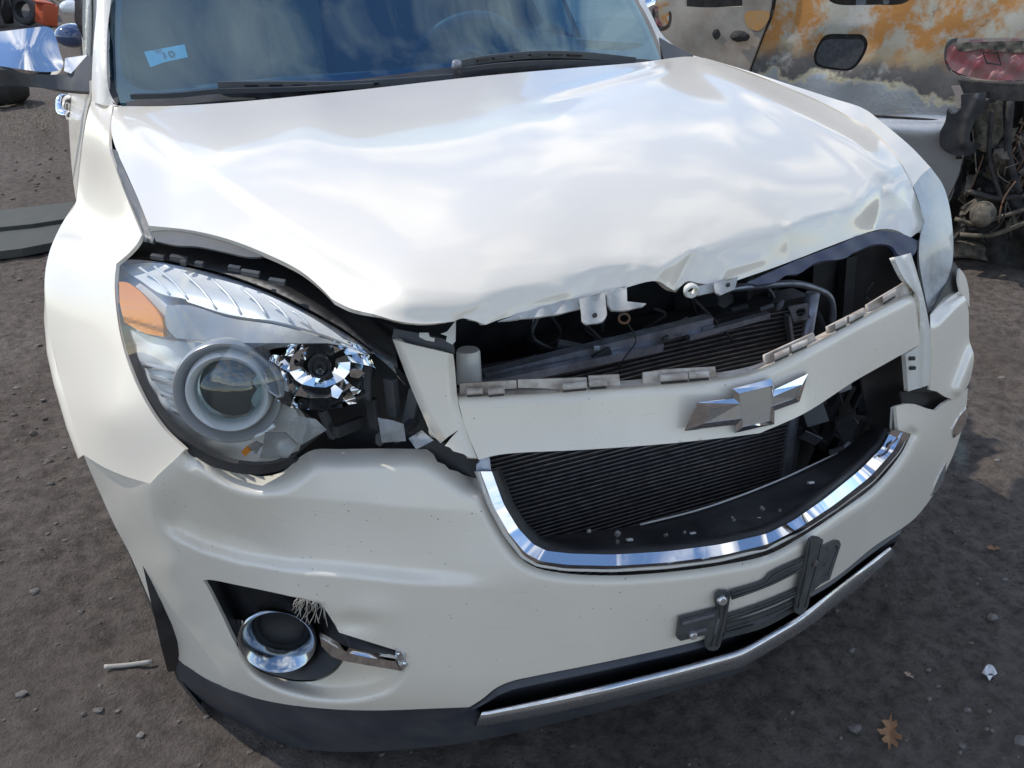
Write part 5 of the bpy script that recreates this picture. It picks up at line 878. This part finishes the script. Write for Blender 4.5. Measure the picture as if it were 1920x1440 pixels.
c = at(66, 50, z=0); obj("tyre", *lathe([(.19, -.09), (.28, -.10), (.325, -.06), (.335, 0), (.325, .06), (.28, .10), (.19, .09)], (c[0]-.1, c[1]+.5, .22), (-.5, -.8, .25), 30, sx=.7, sy=.7), mat("grey_tyre", (.10, .10, .10), .9), label="grey weathered tyre leaning beside the orange bin", cat="tyre")
M_MAT = mat("grey_rubber_mat", (.11, .115, .10), .85, build=grime((.062, .068, .060), (.10, .098, .088), 12, .8, .95))
for q, h, lb in [([(-60, 402), (20, 392), (140, 378), (138, 408), (60, 420), (-60, 432)], .05, "upper grey rubber mat lying behind the near fender"), ([(-60, 438), (20, 428), (122, 414), (112, 452), (40, 466), (-60, 478)], .03, "lower grey rubber mat lying behind the near fender")]:
    A = np.array([at(a, b, z=h) for a, b in q]); V = np.concatenate([A, A-np.array([0, 0, h+.01])]); n = len(A); F = [list(range(n))[::-1], list(range(n, 2*n))]+[[i, (i+1) % n, n+(i+1) % n, n+i] for i in range(n)]
    obj("rubber_mat", V, F, M_MAT, smooth=False, label=lb, cat="mat", group="rubber mats on the ground")
# ================================================================== GROUND
def axis(lo, hi, c0, c1, fine, grow=1.16):
    a = list(np.arange(c0, c1+fine, fine)); s = fine
    while a[-1] < hi: s *= grow; a.append(a[-1]+s)
    s = fine
    while a[0] > lo: s *= grow; a.insert(0, a[0]-s)
    return np.array(a)
def vnoise(x, y, f, seed):
    c_, s_ = math.cos(seed*1.3+.4), math.sin(seed*1.3+.4); x, y = c_*x-s_*y+seed*3.1, s_*x+c_*y+seed*1.7
    rs = np.random.RandomState(seed); T = rs.rand(256, 256); u = x*f; v = y*f; i = np.floor(u).astype(int); j = np.floor(v).astype(int); a = u-i; b = v-j
    a = a*a*(3-2*a); b = b*b*(3-2*b); g = lambda p, q: T[p % 256, q % 256]
    return (g(i, j)*(1-a)+g(i+1, j)*a)*(1-b)+(g(i, j+1)*(1-a)+g(i+1, j+1)*a)*b-.5
def ground_z(x, y):
    z = .05*vnoise(x, y, .35, 1)+.022*vnoise(x, y, 1.7, 2)+.014*vnoise(x, y, 6, 3)+.011*vnoise(x, y, 19, 4)+.007*vnoise(x, y, 44, 5)
    u = .55*x+.83*y; v = .83*x-.55*y
    for c_, w_ in ((1.05, .11), (1.32, .10), (-2.1, .13)): z = z-.016*np.exp(-((v-c_-.05*np.sin(u*1.3))/w_)**2)*(1+.35*np.sin(u*62))
    return z-.012
ax_ = axis(-60, 80, -2.0, 2.4, .016); ay_ = axis(-20, 120, -.6, 2.2, .016)
GXX, GYY = np.meshgrid(ax_, ay_); GZZ = ground_z(GXX, GYY)
Vg = np.stack([GXX, GYY, GZZ], -1).reshape(-1, 3); nx_, ny_ = len(ax_), len(ay_)
ii = np.arange((nx_)*(ny_)).reshape(ny_, nx_); Fg = np.stack([ii[:-1, :-1], ii[:-1, 1:], ii[1:, 1:], ii[1:, :-1]], -1).reshape(-1, 4)
def dirt_nodes(t, b):
    n1 = noise(t, 1.3, 6, .6); n2 = noise(t, 28, 8, .7); n3 = noise(t, 130, 6, .7)
    c = mix(t, ramp(t, n1, [(.35, 0), (.68, 1)]), (.168, .138, .115), (.210, .177, .151))
    c = mix(t, ramp(t, n2, [(.32, 1), (.6, 0)]), c, (.062, .050, .042))
    c = mix(t, ramp(t, n3, [(.58, 0), (.70, .6)]), c, (.27, .24, .21)); c = mix(t, ramp(t, noise(t, 75, 5, .7), [(.30, .7), (.44, 0)]), c, (.045, .036, .03))
    c = mix(t, specks(t, 60, .10), c, (.19, .17, .15)); c = mix(t, specks(t, 31, .09, 3.1), c, (.05, .038, .03)); c = mix(t, ramp(t, noise(t, .55, 5, .6), [(.42, 0), (.66, .6)]), c, (.122, .099, .082))
    t.links.new(c, b.inputs["Base Color"])
    ad = nd(t, "ShaderNodeMath", operation='ADD'); t.links.new(n2, ad.inputs[0]); t.links.new(n3, ad.inputs[1]); bump(t, b, ad.outputs[0], 1.0, .012)
M_DIRT = mat("packed_dirt", (.15, .13, .12), .92, spec=.25, build=dirt_nodes)
obj("ground", Vg, Fg, M_DIRT, kind="structure")
# ------------------------------------------------------------------ loose things on the ground
def pebble(rx, ry, rz, seed):
    bm = bmesh.new(); bmesh.ops.create_icosphere(bm, subdivisions=1, radius=1); V = np.array([v.co[:] for v in bm.verts]); F = [[v.index for v in f.verts] for f in bm.faces]; bm.free()
    rs = np.random.RandomState(seed); V *= 1+rs.uniform(-.28, .28, (len(V), 1)); return V*np.array([rx, ry, rz]), F
M_STONE = mat("grey_stone", (.26, .25, .23), .9, build=grime((.19, .172, .155), (.115, .10, .088), 60, .85, .95))
def gz(c): return float(ground_z(np.array([c[0]]), np.array([c[1]]))[0])
STONES = [(1604, 1362, .014, "angular grey stone left of the brown leaf"), (1860, 1160, .016, "flat grey stone near the right picture edge"), (1598, 1216, .010, "small pale pebble below the licence bracket"), (1815, 1328, .011, "small grey stone right of the brown leaf"), (1912, 1388, .014, "pale stone in the lower right corner"), (1884, 1086, .011, "brownish stone below the far bumper corner"), (1805, 1396, .009, "dull pebble below and right of the leaf"), (1800, 547, .012, "dark clod of earth right of the bumper flap"),
          (65, 1110, .012, "grey stone on the lit dirt left of the front wheel"), (150, 1140, .010, "second grey stone left of the front wheel"), (95, 905, .012, "stone on the dirt below the fender edge"), (40, 1300, .012, "stone in the lower left of the picture"), (185, 1330, .011, "stone left of the lower cladding"), (30, 720, .014, "stone far left beside the wheel arch"), (70, 640, .012, "pale stone left of the fender bulge"), (120, 1010, .009, "pebble left of the bumper's rear edge"), (260, 1370, .010, "pebble below the lower cladding's left end"), (1880, 700, .016, "tan stone beyond the far bumper corner"), (1870, 860, .012, "pebble beyond the far fog lamp")]
for i, (a, b, s_, lb) in enumerate(STONES):
    c = at(a, b, z=0); s_ *= .8; V, F = pebble(s_*1.3, s_, s_*.6, i); obj("stone", V+np.array([c[0], c[1], gz(c)+s_*.25]), F, M_STONE, smooth=False, label=lb, cat="stone", group="stones lying on the dirt")
parts = []; PB = []; PEB = [pebble(1.3, 1, .7, k) for k in range(60)]
for i in range(3400):
    x, y = random.uniform(-2.2, 2.6), random.uniform(-.6, 2.6)
    if i > 2700: x, y = random.uniform(-3, -.9), random.uniform(1.5, 9)
    s_ = random.choice([.002, .0025, .003, .004, .005, .0065])*(.8 if i < 2700 else 1.8); PB.append((x, y, s_))
PB = np.array(PB); PZ = ground_z(PB[:, 0], PB[:, 1])
for i in range(len(PB)): V, F = PEB[i % 60]; s_ = PB[i, 2]; parts.append((V*s_+np.array([PB[i, 0], PB[i, 1], PZ[i]+s_*.2]), F))
obj("gravel", *join(*parts), mat("gravel_bits", (.2, .18, .16), .9, build=grime((.19, .165, .14), (.08, .064, .052), 4, .85, .95)), smooth=False, kind="stuff")
# oak leaf
lf = [(0, -.055), (.004, -.03), (.018, -.034), (.024, -.022), (.010, -.014), (.022, -.004), (.034, .004), (.026, .016), (.011, .010), (.020, .026), (.014, .040), (.005, .030), (0, .052), (-.006, .032), (-.018, .038), (-.022, .024), (-.010, .012), (-.028, .014), (-.034, .0), (-.018, -.006), (-.010, -.014), (-.022, -.026), (-.014, -.036), (-.004, -.03)]
def leaf(px, py, rot, sc, label, mt, name="oak_leaf"):
    c = at(px, py, z=0); c[2] = gz(c)+.008; P = np.array(lf)*sc*np.array([.72, 1.0])*(1+.12*np.sin(np.arange(len(lf))*2.3))[:, None]; ca, sa = math.cos(rot), math.sin(rot); X = P[:, 0]*ca-P[:, 1]*sa; Y = P[:, 0]*sa+P[:, 1]*ca
    V = np.stack([c[0]+X, c[1]+Y, c[2]+.25*np.abs(P[:, 0])+.12*np.abs(P[:, 1])], 1); V = np.concatenate([V, [c]]); n = len(lf); obj(name, V, [[i, (i+1) % n, n] for i in range(n)], mt, smooth=False, label=label, cat="leaf", group="dry leaves on the dirt")
M_LEAF = mat("dry_leaf", (.30, .16, .07), .8, build=grime((.34, .18, .08), (.20, .10, .05), 40, .7, .9))
leaf(1668, 1376, 2.3, .95, "brown dry oak leaf on the dirt in the lower right", M_LEAF)
leaf(1640, 1000+0, .4, .4, "small curled brown leaf under the far bumper end", M_LEAF) if False else None
leaf(1862, 1030, 1.1, .45, "small curled leaf on the dirt below the far bumper corner", M_LEAF)
leaf(1704, 1268, .2, .28, "tiny pale leaf fragment above the oak leaf", mat("pale_leaf", (.42, .30, .22), .8))
c = at(1858, 1268, z=0); V, F = loft([[(c[0]-.018+.012*k, c[1]-.01+.008*j+.003*k, gz(c)+.006+.008*math.sin(k*2+j)) for k in range(4)] for j in range(4)])
obj("wrapper_scrap", V, F, mat("white_paper", (.7, .7, .7), .6), smooth=False, label="crumpled white scrap of wrapper on the dirt near the right edge", cat="litter")
obj("stick", *tube(np.array(crom([at(196, 1250, z=.0), at(235, 1247, z=.0), at(286, 1240, z=.003)], 5)), .005, 7), mat("bare_wood", (.42, .38, .33), .85), label="pale bare stick on the ground beside the front wheel", cat="stick")
# dry grass along the lane and brush at its far end
parts = []
for i in range(1500):
    y = random.gauss(7.6, .55); x = random.uniform(-2.2, -.95); h = random.uniform(.012, .04); a = random.uniform(0, 6.28); b = np.array([x, y, 0.0]); tip = b+np.array([random.uniform(-.04, .04), random.uniform(-.04, .04), h]); sd = np.array([math.cos(a), math.sin(a), 0])*.0025
    parts.append((np.array([b-sd, b+sd, tip]), [[0, 1, 2]]))
obj("dry_grass", *join(*parts), mat("dry_grass_blades", (.30, .28, .18), .9), smooth=False, kind="stuff")
parts = []
for i in range(2600):
    x = random.uniform(-9, 0); y = random.uniform(21, 27); b = np.array([x, y, random.uniform(0, 1.6)]); d = np.random.normal(0, .25, 3); w_ = np.array([.012, 0, .006]); parts.append((np.array([b-w_, b+w_, b+d]), [[0, 1, 2]]))
obj("brush", *join(*parts), mat("bare_brush", (.075, .058, .045), .9), smooth=False, kind="stuff")
